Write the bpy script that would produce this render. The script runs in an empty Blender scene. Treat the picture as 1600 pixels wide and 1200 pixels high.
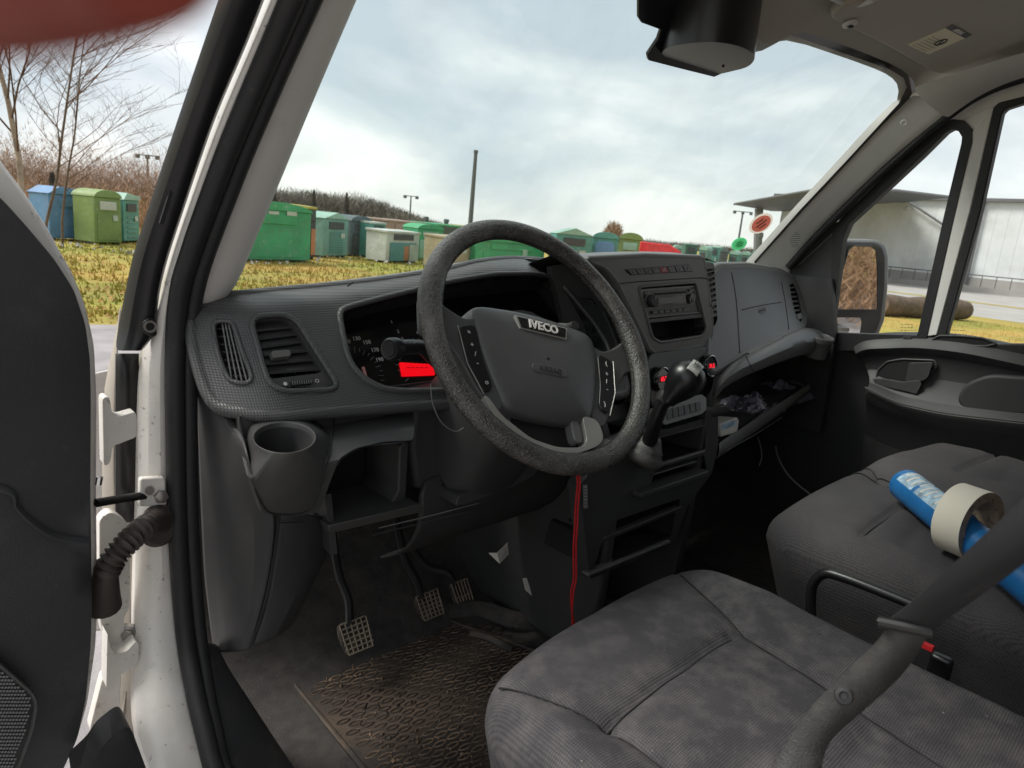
import bpy, bmesh, math, random
from math import sin, cos, tan, pi, radians, sqrt, atan2
from mathutils import Vector, Matrix, noise
from mathutils.geometry import delaunay_2d_cdt

random.seed(7)
SC = bpy.context.scene
COL = SC.collection

# ------------------------------------------------------------------ camera
FPX = 1090.0                      # focal length in pixels of the 1600 px wide photograph
YAW, PITCH, ROLL = radians(43.0), radians(12.5), radians(5.4)
fwd = Vector((sin(YAW) * cos(PITCH), cos(YAW) * cos(PITCH), -sin(PITCH)))
rt0 = Vector((cos(YAW), -sin(YAW), 0))
up0 = rt0.cross(fwd)
RT = rt0 * cos(ROLL) + up0 * sin(ROLL)
UP = up0 * cos(ROLL) - rt0 * sin(ROLL)
cam_d = bpy.data.cameras.new('camera')
cam = bpy.data.objects.new('camera', cam_d); COL.objects.link(cam)
cam.matrix_world = Matrix((RT, UP, -fwd)).transposed().to_4x4()
cam_d.sensor_width = 36.0; cam_d.lens = FPX / 1600 * 36
cam_d.clip_start = 0.01; cam_d.clip_end = 2000
cam_d.dof.use_dof = True; cam_d.dof.focus_distance = 1.35; cam_d.dof.aperture_fstop = 11
SC.camera = cam

# ------------------------------------------------------------------ world, sun, exposure
SKY_K = 0.125
CLOUD_K = 1.0
world = bpy.data.worlds.new('World'); SC.world = world; world.use_nodes = True
nt = world.node_tree; N = nt.nodes; L = nt.links
N.clear()
wo = N.new('ShaderNodeOutputWorld'); bg = N.new('ShaderNodeBackground'); L.new(bg.outputs[0], wo.inputs[0])
sky = N.new('ShaderNodeTexSky'); sky.sky_type = 'NISHITA'; sky.sun_disc = False
SUN_EL, SUN_AZ = radians(52), radians(-48)
sky.sun_elevation = SUN_EL; sky.sun_rotation = SUN_AZ
tc = N.new('ShaderNodeTexCoord'); mp = N.new('ShaderNodeMapping'); mp.inputs['Scale'].default_value = (1, 1, 2.3)
L.new(tc.outputs['Generated'], mp.inputs[0])
n1 = N.new('ShaderNodeTexNoise'); n1.inputs['Scale'].default_value = 2.7; n1.inputs['Detail'].default_value = 7; n1.inputs['Roughness'].default_value = .5; n1.inputs['Distortion'].default_value = .3
L.new(mp.outputs[0], n1.inputs['Vector'])
cr = N.new('ShaderNodeValToRGB'); e = cr.color_ramp.elements
e[0].position = .38; e[0].color = (2.0, 2.2, 2.36, 1); e[1].position = .60; e[1].color = (3.45, 3.42, 3.35, 1)
cm = e = cr.color_ramp.elements.new(.5); cm.color = (2.65, 2.74, 2.78, 1)
L.new(n1.outputs[0], cr.inputs[0])
mx = N.new('ShaderNodeMix'); mx.data_type = 'RGBA'; mx.inputs[0].default_value = .93
L.new(sky.outputs[0], mx.inputs[6]); L.new(cr.outputs[0], mx.inputs[7])
L.new(mx.outputs[2], bg.inputs[0]); bg.inputs[1].default_value = SKY_K

sun_d = bpy.data.lights.new('sun', 'SUN'); sun_d.energy = 1.5; sun_d.angle = radians(22); sun_d.color = (1, .96, .9)
sun = bpy.data.objects.new('sun', sun_d); COL.objects.link(sun)
sd = Vector((sin(SUN_AZ) * cos(SUN_EL), cos(SUN_AZ) * cos(SUN_EL), sin(SUN_EL)))
sun.rotation_euler = sd.to_track_quat('Z', 'Y').to_euler()
SC.view_settings.view_transform = 'Standard'; SC.view_settings.look = 'None'
SC.view_settings.exposure = 1.38; SC.view_settings.gamma = 1
SC.view_settings.use_curve_mapping = False
SC.cycles.use_denoising = True
SC.cycles.max_bounces = 8; SC.cycles.transparent_max_bounces = 16; SC.cycles.caustics_reflective = False

# ------------------------------------------------------------------ frames
# The van stands tilted 2.3 degrees to its left; MV turns van axes (x right, y ahead, z up) into the world.
TL = radians(2.3)
MV = Matrix(((cos(TL), 0, -sin(TL)), (0, 1, 0), (sin(TL), 0, cos(TL)))).to_4x4()
MVI = MV.inverted()
def ray(px, py): return RT * ((px - 800) / FPX) + UP * ((600 - py) / FPX) + fwd
def _hit(d, x, y, z, r, pl):
    if x is not None: t = x / d.x
    elif y is not None: t = y / d.y
    elif z is not None: t = z / d.z
    elif r is not None: t = r / d.length
    else: t = pl[0].dot(pl[1]) / d.dot(pl[1])
    return d * t
def V(px, py, x=None, y=None, z=None, r=None, pl=None):      # a point of the van
    return _hit(MVI.to_3x3() @ ray(px, py), x, y, z, r, pl)
GZ = -1.72
def W(px, py, x=None, y=None, z=None, r=None): return _hit(ray(px, py), x, y, z, r, None)
def PX(P):
    d = MV.to_3x3() @ Vector(P); f = d.dot(fwd); return 800 + FPX * d.dot(RT) / f, 600 - FPX * d.dot(UP) / f
def VL(pts, **k): return [V(p[0], p[1], **k) for p in pts]
def PLN(p, n): return (Vector(p), Vector(n).normalized())
def lerp(tab, v):
    if v <= tab[0][0]: return tab[0][1]
    for (a, fa), (b, fb) in zip(tab, tab[1:]):
        if v <= b: return fa + (fb - fa) * (v - a) / (b - a)
    return tab[-1][1]

# ------------------------------------------------------------------ materials
MATS = {}
def mat(name, col, rough=.5, bump=None, var=0.0, vscale=8, dirt=None, metal=0, spec=.5, emit=None, weave=None, coat=0):
    """bump=(scale, strength, distance); dirt=(colour, scale, low, high, detail); weave=(scale, strength)"""
    m = bpy.data.materials.new(name); m.use_nodes = True; MATS[name] = m
    T = m.node_tree; n = T.nodes; l = T.links; b = n['Principled BSDF']
    b.inputs['Base Color'].default_value = (*col, 1); b.inputs['Roughness'].default_value = rough
    b.inputs['Metallic'].default_value = metal; b.inputs['Specular IOR Level'].default_value = spec
    b.inputs['Coat Weight'].default_value = coat
    t = n.new('ShaderNodeTexCoord'); out = None
    if var:
        x = n.new('ShaderNodeTexNoise'); x.inputs['Scale'].default_value = vscale; x.inputs['Detail'].default_value = 6; l.new(t.outputs['Object'], x.inputs['Vector'])
        r = n.new('ShaderNodeValToRGB'); r.color_ramp.elements[0].position = .3; r.color_ramp.elements[1].position = .7
        r.color_ramp.elements[0].color = (*[c * (1 - var) for c in col], 1); r.color_ramp.elements[1].color = (*[min(1, c * (1 + var)) for c in col], 1)
        l.new(x.outputs[0], r.inputs[0]); out = r.outputs[0]
        rr_ = n.new('ShaderNodeMapRange'); rr_.inputs[3].default_value = max(0.02, rough - .12); rr_.inputs[4].default_value = min(1, rough + .12)
        l.new(x.outputs[0], rr_.inputs[0]); l.new(rr_.outputs[0], b.inputs['Roughness'])
    if dirt:
        dl = dirt if isinstance(dirt, list) else [dirt]
        for dd in dl:
            x = n.new('ShaderNodeTexNoise'); x.inputs['Scale'].default_value = dd[1]; x.inputs['Detail'].default_value = dd[4] if len(dd) > 4 else 8; x.inputs['Roughness'].default_value = .65
            l.new(t.outputs['Object'], x.inputs['Vector'])
            r = n.new('ShaderNodeMapRange'); r.inputs[1].default_value = dd[2]; r.inputs[2].default_value = dd[3]; r.clamp = True
            if len(dd) > 5: r.inputs[4].default_value = dd[5]
            l.new(x.outputs[0], r.inputs[0])
            q = n.new('ShaderNodeMix'); q.data_type = 'RGBA'; l.new(r.outputs[0], q.inputs[0])
            if out: l.new(out, q.inputs[6])
            else: q.inputs[6].default_value = (*col, 1)
            q.inputs[7].default_value = (*dd[0], 1); out = q.outputs[2]
    if out: l.new(out, b.inputs['Base Color'])
    hs = None
    if bump:
        x = n.new('ShaderNodeTexNoise'); x.inputs['Scale'].default_value = bump[0]; x.inputs['Detail'].default_value = 4; l.new(t.outputs['Object'], x.inputs['Vector'])
        hs = (x.outputs[0], bump[1], bump[2] if len(bump) > 2 else .001)
    if weave:
        x = n.new('ShaderNodeTexVoronoi'); x.voronoi_dimensions = '2D'; x.inputs['Scale'].default_value = weave[0]; x.inputs['Randomness'].default_value = weave[2] if len(weave) > 2 else .25
        w_ = n.new('ShaderNodeMapping'); w_.inputs['Rotation'].default_value = (weave[3] if len(weave) > 3 else 0, 0, 0); l.new(t.outputs['Object'], w_.inputs['Vector']); l.new(w_.outputs[0], x.inputs['Vector'])
        r = n.new('ShaderNodeMapRange'); r.inputs[1].default_value = .1; r.inputs[2].default_value = .75; r.inputs[3].default_value = 1.25; r.inputs[4].default_value = .50; l.new(x.outputs[0], r.inputs[0])
        q = n.new('ShaderNodeMix'); q.data_type = 'RGBA'; q.blend_type = 'MULTIPLY'; q.inputs[0].default_value = 1
        if out: l.new(out, q.inputs[6])
        else: q.inputs[6].default_value = (*col, 1)
        l.new(r.outputs[0], q.inputs[7]); l.new(q.outputs[2], b.inputs['Base Color'])
        hs = (x.outputs[0], weave[1], .0015)
    if hs:
        k = n.new('ShaderNodeBump'); k.inputs['Strength'].default_value = hs[1]; k.inputs['Distance'].default_value = hs[2]
        l.new(hs[0], k.inputs['Height']); l.new(k.outputs[0], b.inputs['Normal'])
    if emit:
        b.inputs['Emission Color'].default_value = (*emit[0], 1); b.inputs['Emission Strength'].default_value = emit[1]
    return m
def glass(name, tint, refl=.04, dirty=0):
    m = bpy.data.materials.new(name); m.use_nodes = True; MATS[name] = m
    T = m.node_tree; n = T.nodes; l = T.links; n.remove(n['Principled BSDF']); o = n['Material Output']
    a = n.new('ShaderNodeBsdfTransparent'); a.inputs[0].default_value = (*tint, 1)
    g = n.new('ShaderNodeBsdfGlossy'); g.inputs['Roughness'].default_value = .02
    f = n.new('ShaderNodeFresnel'); f.inputs[0].default_value = 1.3
    q = n.new('ShaderNodeMixShader'); l.new(f.outputs[0], q.inputs[0]); l.new(a.outputs[0], q.inputs[1]); l.new(g.outputs[0], q.inputs[2])
    last = q
    if dirty:
        d = n.new('ShaderNodeBsdfDiffuse'); d.inputs[0].default_value = (.55, .55, .5, 1)
        t = n.new('ShaderNodeTexCoord'); x = n.new('ShaderNodeTexNoise'); x.inputs['Scale'].default_value = 14; x.inputs['Detail'].default_value = 8; l.new(t.outputs['Object'], x.inputs['Vector'])
        r = n.new('ShaderNodeMapRange'); r.inputs[1].default_value = .45; r.inputs[2].default_value = .9; r.inputs[4].default_value = dirty; l.new(x.outputs[0], r.inputs[0])
        q2 = n.new('ShaderNodeMixShader'); l.new(r.outputs[0], q2.inputs[0]); l.new(q.outputs[0], q2.inputs[1]); l.new(d.outputs[0], q2.inputs[2]); last = q2
    l.new(last.outputs[0], o.inputs[0]); return m

DUST = (.16, .15, .135)
mat('dash', (.052, .052, .052), .46, bump=(900, .35, .0006), var=.12, vscale=14, dirt=[(DUST, 30, .56, .95, 10, .35)])
mat('dash_shade', (.026, .026, .027), .5, bump=(900, .4, .0006), var=.12, vscale=10, dirt=[((.10, .095, .085), 14, .54, .9, 10, .35)])  # same plastic as dash, shade painted in as a darker colour
mat('door_plastic', (.032, .033, .035), .5, bump=(700, .5, .0008), var=.15, vscale=4, dirt=[((.13, .12, .11), 9, .56, .85, 12, .5), ((.2, .19, .18), 60, .66, .8, 6, .4)])
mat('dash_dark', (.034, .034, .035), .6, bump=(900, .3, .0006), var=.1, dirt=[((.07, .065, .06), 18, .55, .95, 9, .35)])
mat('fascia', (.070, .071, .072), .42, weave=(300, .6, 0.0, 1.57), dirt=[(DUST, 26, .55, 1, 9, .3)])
mat('dash_grey', (.125, .125, .122), .40, bump=(800, .3, .0006), var=.1, vscale=12, dirt=[(DUST, 30, .56, .95, 9, .35)])  # paler dash plastic, colour raised for a top-lit look
mat('satin_black', (.010, .010, .011), .35, var=.1)
mat('gloss_black', (.006, .006, .007), .12)
mat('hole', (.009, .009, .010), .8)
mat('slat', (.040, .040, .042), .35)
mat('wheel_leather', (.042, .040, .037), .27, bump=(330, 1.0, .0022), var=.3, vscale=22, dirt=[((.20, .185, .165), 13, .50, .72, 9, .55), ((.34, .31, .28), 520, .56, .70, 2, .55), ((.012, .012, .012), 24, .5, .75, 8, .8), ((.16, .15, .135), 70, .58, .85, 8, .6)])
mat('wheel_hub', (.075, .076, .076), .42, bump=(700, .35, .0006), var=.15, dirt=[(DUST, 60, .6, .9, 8, .4)])
mat('silver', (.50, .49, .46), .38, metal=.55, var=.1, dirt=[((.1, .09, .08), 90, .6, .85, 6, .5)])
mat('chrome', (.75, .75, .75), .22, metal=1)
mat('rubber', (.012, .012, .013), .55, bump=(400, .3, .0008), dirt=[((.10, .09, .08), 60, .58, .9, 9, .4)])
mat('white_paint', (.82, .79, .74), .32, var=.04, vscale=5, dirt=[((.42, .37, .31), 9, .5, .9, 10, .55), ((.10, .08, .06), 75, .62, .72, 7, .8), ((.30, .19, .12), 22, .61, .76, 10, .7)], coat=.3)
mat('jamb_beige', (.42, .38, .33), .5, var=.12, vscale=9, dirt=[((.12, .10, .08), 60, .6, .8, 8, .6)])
mat('pillar_grey', (.72, .70, .67), .75, bump=(700, .4, .0006), var=.05, dirt=[((.2, .19, .17), 12, .6, 1, 8, .35)])
mat('headliner', (.50, .46, .40), .9, bump=(900, .5, .0006), var=.06)
mat('visor_vinyl', (.44, .40, .33), .7, bump=(500, .4, .0006), var=.06)
mat('seal_black', (.014, .014, .015), .6, bump=(260, .6, .001), dirt=[((.12, .11, .10), 90, .6, .85, 7, .5)])
mat('fabric', (.060, .058, .063), .92, weave=(330, .7, .1), var=.14, vscale=7, dirt=[((.19, .178, .168), 26, .44, .78, 12, .5), ((.13, .122, .115), 6, .5, .8, 9, .4), ((.45, .42, .38), 130, .74, .80, 2, .8)], spec=.2)
mat('fabric_bench', (.066, .062, .066), .95, weave=(460, .4, .3), var=.14, vscale=6, dirt=[((.13, .115, .11), 8, .48, .9, 9, .5), ((.45, .42, .38), 150, .78, .82, 2, .7)], spec=.2)
mat('webbing', (.028, .027, .027), .5, bump=(700, .8, .0010), var=.3, vscale=18, dirt=[((.12, .115, .10), 30, .5, .8, 8, .5)])
mat('webbing_dark', (.012, .012, .013), .75, bump=(900, .4, .0006), var=.2)
mat('mat_rim', (.17, .115, .075), .6, var=.5, vscale=30, dirt=[((.030, .024, .020), 6, .44, .56, 9, .95)])
mat('underside_grey', (.32, .31, .29), .6, var=.06)
mat('panel_grey', (.16, .16, .155), .45, var=.08)
mat('mat_rubber', (.030, .026, .023), .7, bump=(160, .6, .002), var=.25, vscale=10, dirt=[((.12, .078, .048), 6, .46, .66, 10, .8), ((.30, .24, .18), 60, .62, .85, 8, .6)])
mat('carpet', (.045, .041, .039), .95, bump=(500, 1, .003), var=.3, vscale=40, dirt=[((.11, .09, .075), 5, .46, .8, 11, .6), ((.4, .36, .3), 160, .74, .78, 2, .7)])
mat('sill_plastic', (.035, .035, .037), .5, bump=(500, .4, .0008), dirt=[((.14, .12, .10), 20, .5, .85, 10, .55)])
mat('pedal_rubber', (.02, .018, .016), .7, dirt=[((.22, .17, .12), 50, .45, .75, 8, .7)])
mat('pedal_rib', (.20, .165, .125), .7, var=.2, vscale=60)
mat('red_cord', (.62, .015, .02), .6, weave=(700, .6, .2))
mat('red_lit', (.3, .0, .0), .4, emit=((1, .0, .008), .30))
mat('red_digit', (.3, .0, .0), .4, emit=((1, .01, .03), .55))
mat('button_red', (.30, .03, .035), .4)
mat('mark_white', (.55, .55, .54), .6)
mat('mark_grey', (.18, .18, .18), .6)
mat('needle', (.75, .35, .33), .5)
mat('lcd', (.07, .085, .075), .25)
mat('paper', (.72, .70, .66), .8, var=.06)
mat('label_cream', (.85, .77, .55), .7, var=.08)
mat('knob_cap', (.30, .30, .29), .4, var=.2, vscale=120)
mat('boot_leather', (.07, .068, .066), .55, bump=(200, .5, .002), var=.2)
mat('blue_plastic', (.022, .16, .42), .32, var=.12, vscale=30)
mat('blue_label', (.35, .50, .62), .4, var=.5, vscale=70)
mat('masking_tape', (.86, .80, .67), .75, var=.05)
mat('cardboard', (.36, .27, .20), .85, var=.2, vscale=90, dirt=[((.08, .06, .05), 130, .55, .65, 3, .8)])
mat('bag_plastic', (.16, .15, .19), .25, var=.4, vscale=20)
mat('skin', (.20, .035, .022), .45, bump=(300, .3, .0006), var=.15, vscale=60)  # dark red: the backlit look is put into the skin colour
mat('boot_rubber', (.045, .036, .031), .6, var=.25)
mat('steel', (.35, .33, .31), .4, metal=.8, dirt=[((.12, .08, .05), 60, .5, .8, 8, .7)])
mat('mirror_glass', (.86, .86, .86), .02, metal=1)
mat('cable_grey', (.28, .27, .26), .5)
glass('windshield_glass', (.90, .955, .925), dirty=.10)  # dirt film, raised so that its haze washes out the view outside
glass('side_glass', (.93, .96, .95), dirty=.04)
# outdoors
mat('grass_ground', (.26, .245, .035), .95, bump=(6, .8, .05), var=.3, vscale=1.2, dirt=[((.46, .29, .07), .16, .44, .6, 5, .9), ((.13, .18, .025), .5, .5, .75, 8, .6), ((.50, .38, .15), 5, .55, .8, 8, .6)])
mat('asphalt', (.30, .28, .28), .9, bump=(60, .6, .01), var=.2, vscale=3)
mat('concrete', (.36, .34, .32), .9, bump=(20, .4, .01), var=.15, vscale=.6)
mat('bark', (.12, .085, .06), .9, var=.35, vscale=6)
mat('birch', (.30, .24, .19), .9, var=.4, vscale=5)
mat('twig', (.115, .066, .046), .95, var=.3, vscale=.4)
mat('twig_pink', (.31, .21, .15), .95, var=.35, vscale=.7)
mat('brush', (.30, .18, .10), .95, var=.35, vscale=.8)
mat('dead_leaf', (.40, .22, .08), .9, var=.3, vscale=3)
mat('far_tree', (.17, .15, .12), .95, var=.4, vscale=.15)
mat('wall_metal', (.70, .72, .72), .6, var=.08, vscale=.5, dirt=[((.30, .29, .27), .35, .5, .8, 10, .5)])
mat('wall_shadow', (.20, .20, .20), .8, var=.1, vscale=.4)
mat('roof_metal', (.13, .13, .135), .6)
mat('pole_metal', (.10, .11, .11), .6)
mat('red_cover', (.65, .03, .04), .5, var=.2)
CC = dict(green=(.03, .36, .14), teal=(.07, .30, .25), pteal=(.17, .36, .31), slate=(.06, .10, .11), blue=(.11, .27, .50), olive=(.20, .30, .08), beige=(.42, .34, .21), pink=(.36, .24, .19),
          pale=(.50, .56, .50), orange=(.55, .20, .08), dgreen=(.03, .14, .09), dark=(.03, .035, .035), white=(.62, .65, .60), lgreen=(.30, .50, .40), yellow=(.5, .42, .06), posterteal=(.08, .30, .30))
for k, c in CC.items(): mat('paint_' + k, tuple(x * .86 + .02 for x in c), .55, bump=(1.6, .8, .06), var=.22, vscale=1.3, dirt=[(tuple(x * .4 + .05 for x in c), 2.5, .46, .72, 11, .75), (tuple(min(1, x * .7 + .22) for x in c), 5, .58, .72, 9, .7), ((.16, .10, .06), 9, .62, .74, 8, .7)])

# ------------------------------------------------------------------ geometry helpers (lists of vertices and faces)
def join(*gs):
    vs, fs = [], []
    for v, f in gs:
        o = len(vs); vs += v; fs += [tuple(i + o for i in q) for q in f]
    return vs, fs
def box(c, hx, hy, hz, R=None):
    c = Vector(c); vs = []
    for a in (-1, 1):
        for b in (-1, 1):
            for d in (-1, 1):
                o = Vector((a * hx, b * hy, d * hz)); vs.append(c + (R @ o if R is not None else o))
    return vs, [(0, 1, 3, 2), (4, 6, 7, 5), (0, 4, 5, 1), (2, 3, 7, 6), (0, 2, 6, 4), (1, 5, 7, 3)]
def prism(pts, off):
    off = Vector(off); n = len(pts); vs = [Vector(p) for p in pts] + [Vector(p) + off for p in pts]
    fs = [tuple(range(n)), tuple(range(2 * n - 1, n - 1, -1))]
    for i in range(n): j = (i + 1) % n; fs.append((j, i, i + n, j + n))
    return vs, fs
def ringp(outer, inner, off):       # a frame between two outlines of equal length, with thickness
    off = Vector(off); n = len(outer)
    vs = [Vector(p) for p in outer] + [Vector(p) for p in inner] + [Vector(p) + off for p in outer] + [Vector(p) + off for p in inner]
    fs = []
    for i in range(n):
        j = (i + 1) % n
        fs += [(i, j, j + n, i + n), (i + 2 * n, i + 3 * n, j + 3 * n, j + 2 * n), (i, i + 2 * n, j + 2 * n, j), (i + n, j + n, j + 3 * n, i + 3 * n)]
    return vs, fs
def wall(pts, off, close=True, back=False):
    off = Vector(off); n = len(pts); vs = [Vector(p) for p in pts] + [Vector(p) + off for p in pts]; fs = []
    for i in range(n if close else n - 1): j = (i + 1) % n; fs.append((i, j, j + n, i + n))
    if back: fs.append(tuple(range(n, 2 * n)))
    return vs, fs
def rr(pts, r, seg=5, close=True):  # round the corners of a polyline
    n = len(pts); out = []
    for i, p in enumerate(pts):
        p = Vector(p)
        if not close and i in (0, n - 1): out.append(p); continue
        a, b = Vector(pts[i - 1]), Vector(pts[(i + 1) % n])
        ra = min(r, (a - p).length * .49); rb = min(r, (b - p).length * .49)
        A = p + (a - p).normalized() * ra; B = p + (b - p).normalized() * rb
        for k in range(seg + 1):
            t = k / seg; out.append(A * (1 - t) ** 2 + p * 2 * t * (1 - t) + B * t * t)
    return out
def catmull(pts, seg=8, close=False):
    pts = [Vector(p) for p in pts]; n = len(pts); out = []
    for i in range(n if close else n - 1):
        if close: p0, p1, p2, p3 = pts[i - 1], pts[i], pts[(i + 1) % n], pts[(i + 2) % n]
        else: p0, p1, p2, p3 = pts[max(i - 1, 0)], pts[i], pts[i + 1], pts[min(i + 2, n - 1)]
        for k in range(seg):
            t = k / seg
            out.append(.5 * ((2 * p1) + (p2 - p0) * t + (2 * p0 - 5 * p1 + 4 * p2 - p3) * t * t + (3 * p1 - p0 - 3 * p2 + p3) * t ** 3))
    if not close: out.append(pts[-1])
    return out
def tube(path, r, n=10, close=False, flat=1.0, cap=True, side=None):
    path = [Vector(p) for p in path]; m = len(path); vs, fs = [], []; up = None
    for i, p in enumerate(path):
        a = path[i - 1] if (i > 0 or close) else p; b = path[(i + 1) % m] if (i < m - 1 or close) else p
        t = (b - a).normalized()
        if side is not None: s = (Vector(side) - t * t.dot(Vector(side))).normalized()
        elif up is None: s = t.orthogonal().normalized()
        else: s = (up - t * t.dot(up)).normalized()
        up = s; w = t.cross(s); ri = r(i / max(1, m - 1)) if callable(r) else r
        for k in range(n): an = 2 * pi * k / n; vs.append(p + s * cos(an) * ri + w * sin(an) * ri * flat)
    for i in range(m if close else m - 1):
        for k in range(n): a = i * n + k; b = i * n + (k + 1) % n; c = ((i + 1) % m) * n; fs.append((a, b, c + (k + 1) % n, c + k))
    if cap and not close: fs += [tuple(range(n - 1, -1, -1)), tuple(range((m - 1) * n, m * n))]
    return vs, fs
def lathe(c, ax, prof, n=28, sx=1.0, caps=True):  # prof = [(radius, height)]
    c = Vector(c); ax = Vector(ax).normalized(); s = ax.orthogonal().normalized(); w = ax.cross(s); vs, fs = [], []
    for r, h in prof:
        for k in range(n): a = 2 * pi * k / n; vs.append(c + ax * h + s * cos(a) * r + w * sin(a) * r * sx)
    for i in range(len(prof) - 1):
        for k in range(n): a = i * n + k; b = i * n + (k + 1) % n; fs.append((a, b, b + n, a + n))
    if not caps: return vs, fs
    if prof[0][0] > 1e-5: fs.append(tuple(range(n - 1, -1, -1)))
    if prof[-1][0] > 1e-5: fs.append(tuple(range((len(prof) - 1) * n, len(prof) * n)))
    return vs, fs
def loft(rows, close=False, closev=False):
    vs = [Vector(p) for r in rows for p in r]; n = len(rows[0]); fs = []
    R = len(rows)
    for i in range(R if closev else R - 1):
        for k in range(n if close else n - 1):
            a = i * n + k; b = i * n + (k + 1) % n; c = ((i + 1) % R) * n; fs.append((a, b, c + (k + 1) % n, c + k))
    return vs, fs
def inside(p, poly):
    x, y = p; c = False; j = len(poly) - 1
    for i in range(len(poly)):
        xi, yi = poly[i]; xj, yj = poly[j]
        if (yi > y) != (yj > y) and x < (xj - xi) * (y - yi) / (yj - yi) + xi: c = not c
        j = i
    return c
def holed(outer, holes, nrm, thick, grid=0, fn=None):
    """a plate with openings; nrm points to the viewer's side; the plate goes back by thick"""
    nrm = Vector(nrm).normalized(); u = Vector((1, 0, 0)) if abs(nrm.x) < .9 else Vector((0, 1, 0)); u = (u - nrm * nrm.dot(u)).normalized(); v = nrm.cross(u); O = Vector(outer[0])
    to2 = lambda p: Vector(((Vector(p) - O).dot(u), (Vector(p) - O).dot(v)))
    loops = [[to2(p) for p in outer]] + [[to2(p) for p in h] for h in holes]
    vs2, ed = [], []
    for lp in loops:
        o = len(vs2); vs2 += lp; ed += [(o + i, o + (i + 1) % len(lp)) for i in range(len(lp))]
    if grid:
        xs = [p.x for p in loops[0]]; ys = [p.y for p in loops[0]]; x = min(xs)
        while x < max(xs):
            y = min(ys)
            while y < max(ys):
                if inside((x, y), loops[0]) and not any(inside((x, y), h) for h in loops[1:]): vs2.append(Vector((x, y)))
                y += grid
            x += grid
    r = delaunay_2d_cdt(vs2, ed, [], 0, 1e-6)
    v3 = []
    dep = lambda p: (thick)
    V2 = r[0]; keep = []
    for f in r[2]:
        c = sum((V2[i] for i in f), Vector((0, 0))) / len(f)
        if inside(c, loops[0]) and not any(inside(c, h) for h in loops[1:]): keep.append(tuple(f))
    off = dot = (fn or (lambda q: Vector((0, 0, 0))))
    front = [O + u * p.x + v * p.y for p in V2]; front = [p + off(p) for p in front]
    n = len(front); vs = front + [p - nrm * thick for p in front]
    fs = keep + [tuple(i + n for i in reversed(f)) for f in keep]
    from collections import Counter
    E = {}
    for f in keep:
        for i in range(len(f)):
            a, b = f[i], f[(i + 1) % len(f)]; E.setdefault((min(a, b), max(a, b)), []).append((a, b))
    for k, l_ in E.items():
        if len(l_) == 1: a, b = l_[0]; fs.append((b, a, a + n, b + n))
    return vs, fs

# ------------------------------------------------------------------ objects
def tag(o, label=None, cat=None, group=None, kind=None):
    if label: o['label'] = label
    if cat: o['category'] = cat
    if group: o['group'] = group
    if kind: o['kind'] = kind
    return o
def thing(name, label, cat, loc=(0, 0, 0), group=None, van=True, kind=None):
    o = bpy.data.objects.new(name, None); COL.objects.link(o); o.empty_display_size = .05
    loc = Vector(loc); o.matrix_world = (MV if van else Matrix.Identity(4)) @ Matrix.Translation(loc)
    o['_o'] = list(loc); return tag(o, label, cat, group, kind)
def org(p):
    while p is not None:
        if '_o' in p.keys(): return Vector(p['_o'])
        p = p.parent
    return Vector((0, 0, 0))
def mk(name, geo, m, parent=None, smooth=35, bevel=0, subd=0, van=True, label=None, cat=None, group=None, kind=None, noflip=False, solid=0, weld=False, seg=2, segs=None):
    me = bpy.data.meshes.new(name); o_ = org(parent)
    me.from_pydata([tuple(v - o_) for v in geo[0]], [], geo[1])
    if not noflip or weld:
        bm = bmesh.new(); bm.from_mesh(me)
        if weld: bmesh.ops.remove_doubles(bm, verts=bm.verts, dist=1e-5)
        if not noflip: bmesh.ops.recalc_face_normals(bm, faces=bm.faces)
        bm.to_mesh(me); bm.free()
    if smooth:
        me.polygons.foreach_set('use_smooth', [True] * len(me.polygons)); me.set_sharp_from_angle(angle=radians(smooth))
    o = bpy.data.objects.new(name, me); COL.objects.link(o)
    ml = m if isinstance(m, (list, tuple)) else [m]
    for q in ml: me.materials.append(MATS[q])
    if parent is not None: o.parent = parent
    else: o.matrix_world = MV if van else Matrix.Identity(4)
    if solid: s = o.modifiers.new('thickness', 'SOLIDIFY'); s.thickness = solid; s.offset = -1
    if bevel: b = o.modifiers.new('bevel', 'BEVEL'); b.width = bevel; b.segments = seg; b.limit_method = 'ANGLE'; b.angle_limit = radians(30)
    if subd: s = o.modifiers.new('sub', 'SUBSURF'); s.levels = subd; s.render_levels = subd
    return tag(o, label, cat, group, kind)
_fc = {}
def text(name, s, c, right, up, size, m, parent, depth=.0004, bold=0, **k):
    cu = bpy.data.curves.new('t', 'FONT'); cu.body = s; cu.size = size; cu.align_x = 'CENTER'; cu.align_y = 'CENTER'; cu.extrude = depth; cu.resolution_u = 3; cu.offset = bold
    ob = bpy.data.objects.new('t', cu); me = bpy.data.meshes.new_from_object(ob)
    right = Vector(right).normalized(); up = Vector(up); up = (up - right * right.dot(up)).normalized(); nn = right.cross(up); c = Vector(c)
    vs = [c + right * v.co.x + up * v.co.y + nn * v.co.z for v in me.vertices]; fs = [tuple(p.vertices) for p in me.polygons]
    bpy.data.objects.remove(ob); bpy.data.curves.remove(cu); bpy.data.meshes.remove(me)
    return mk(name, (vs, fs), m, parent, smooth=0, **k)
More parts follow.
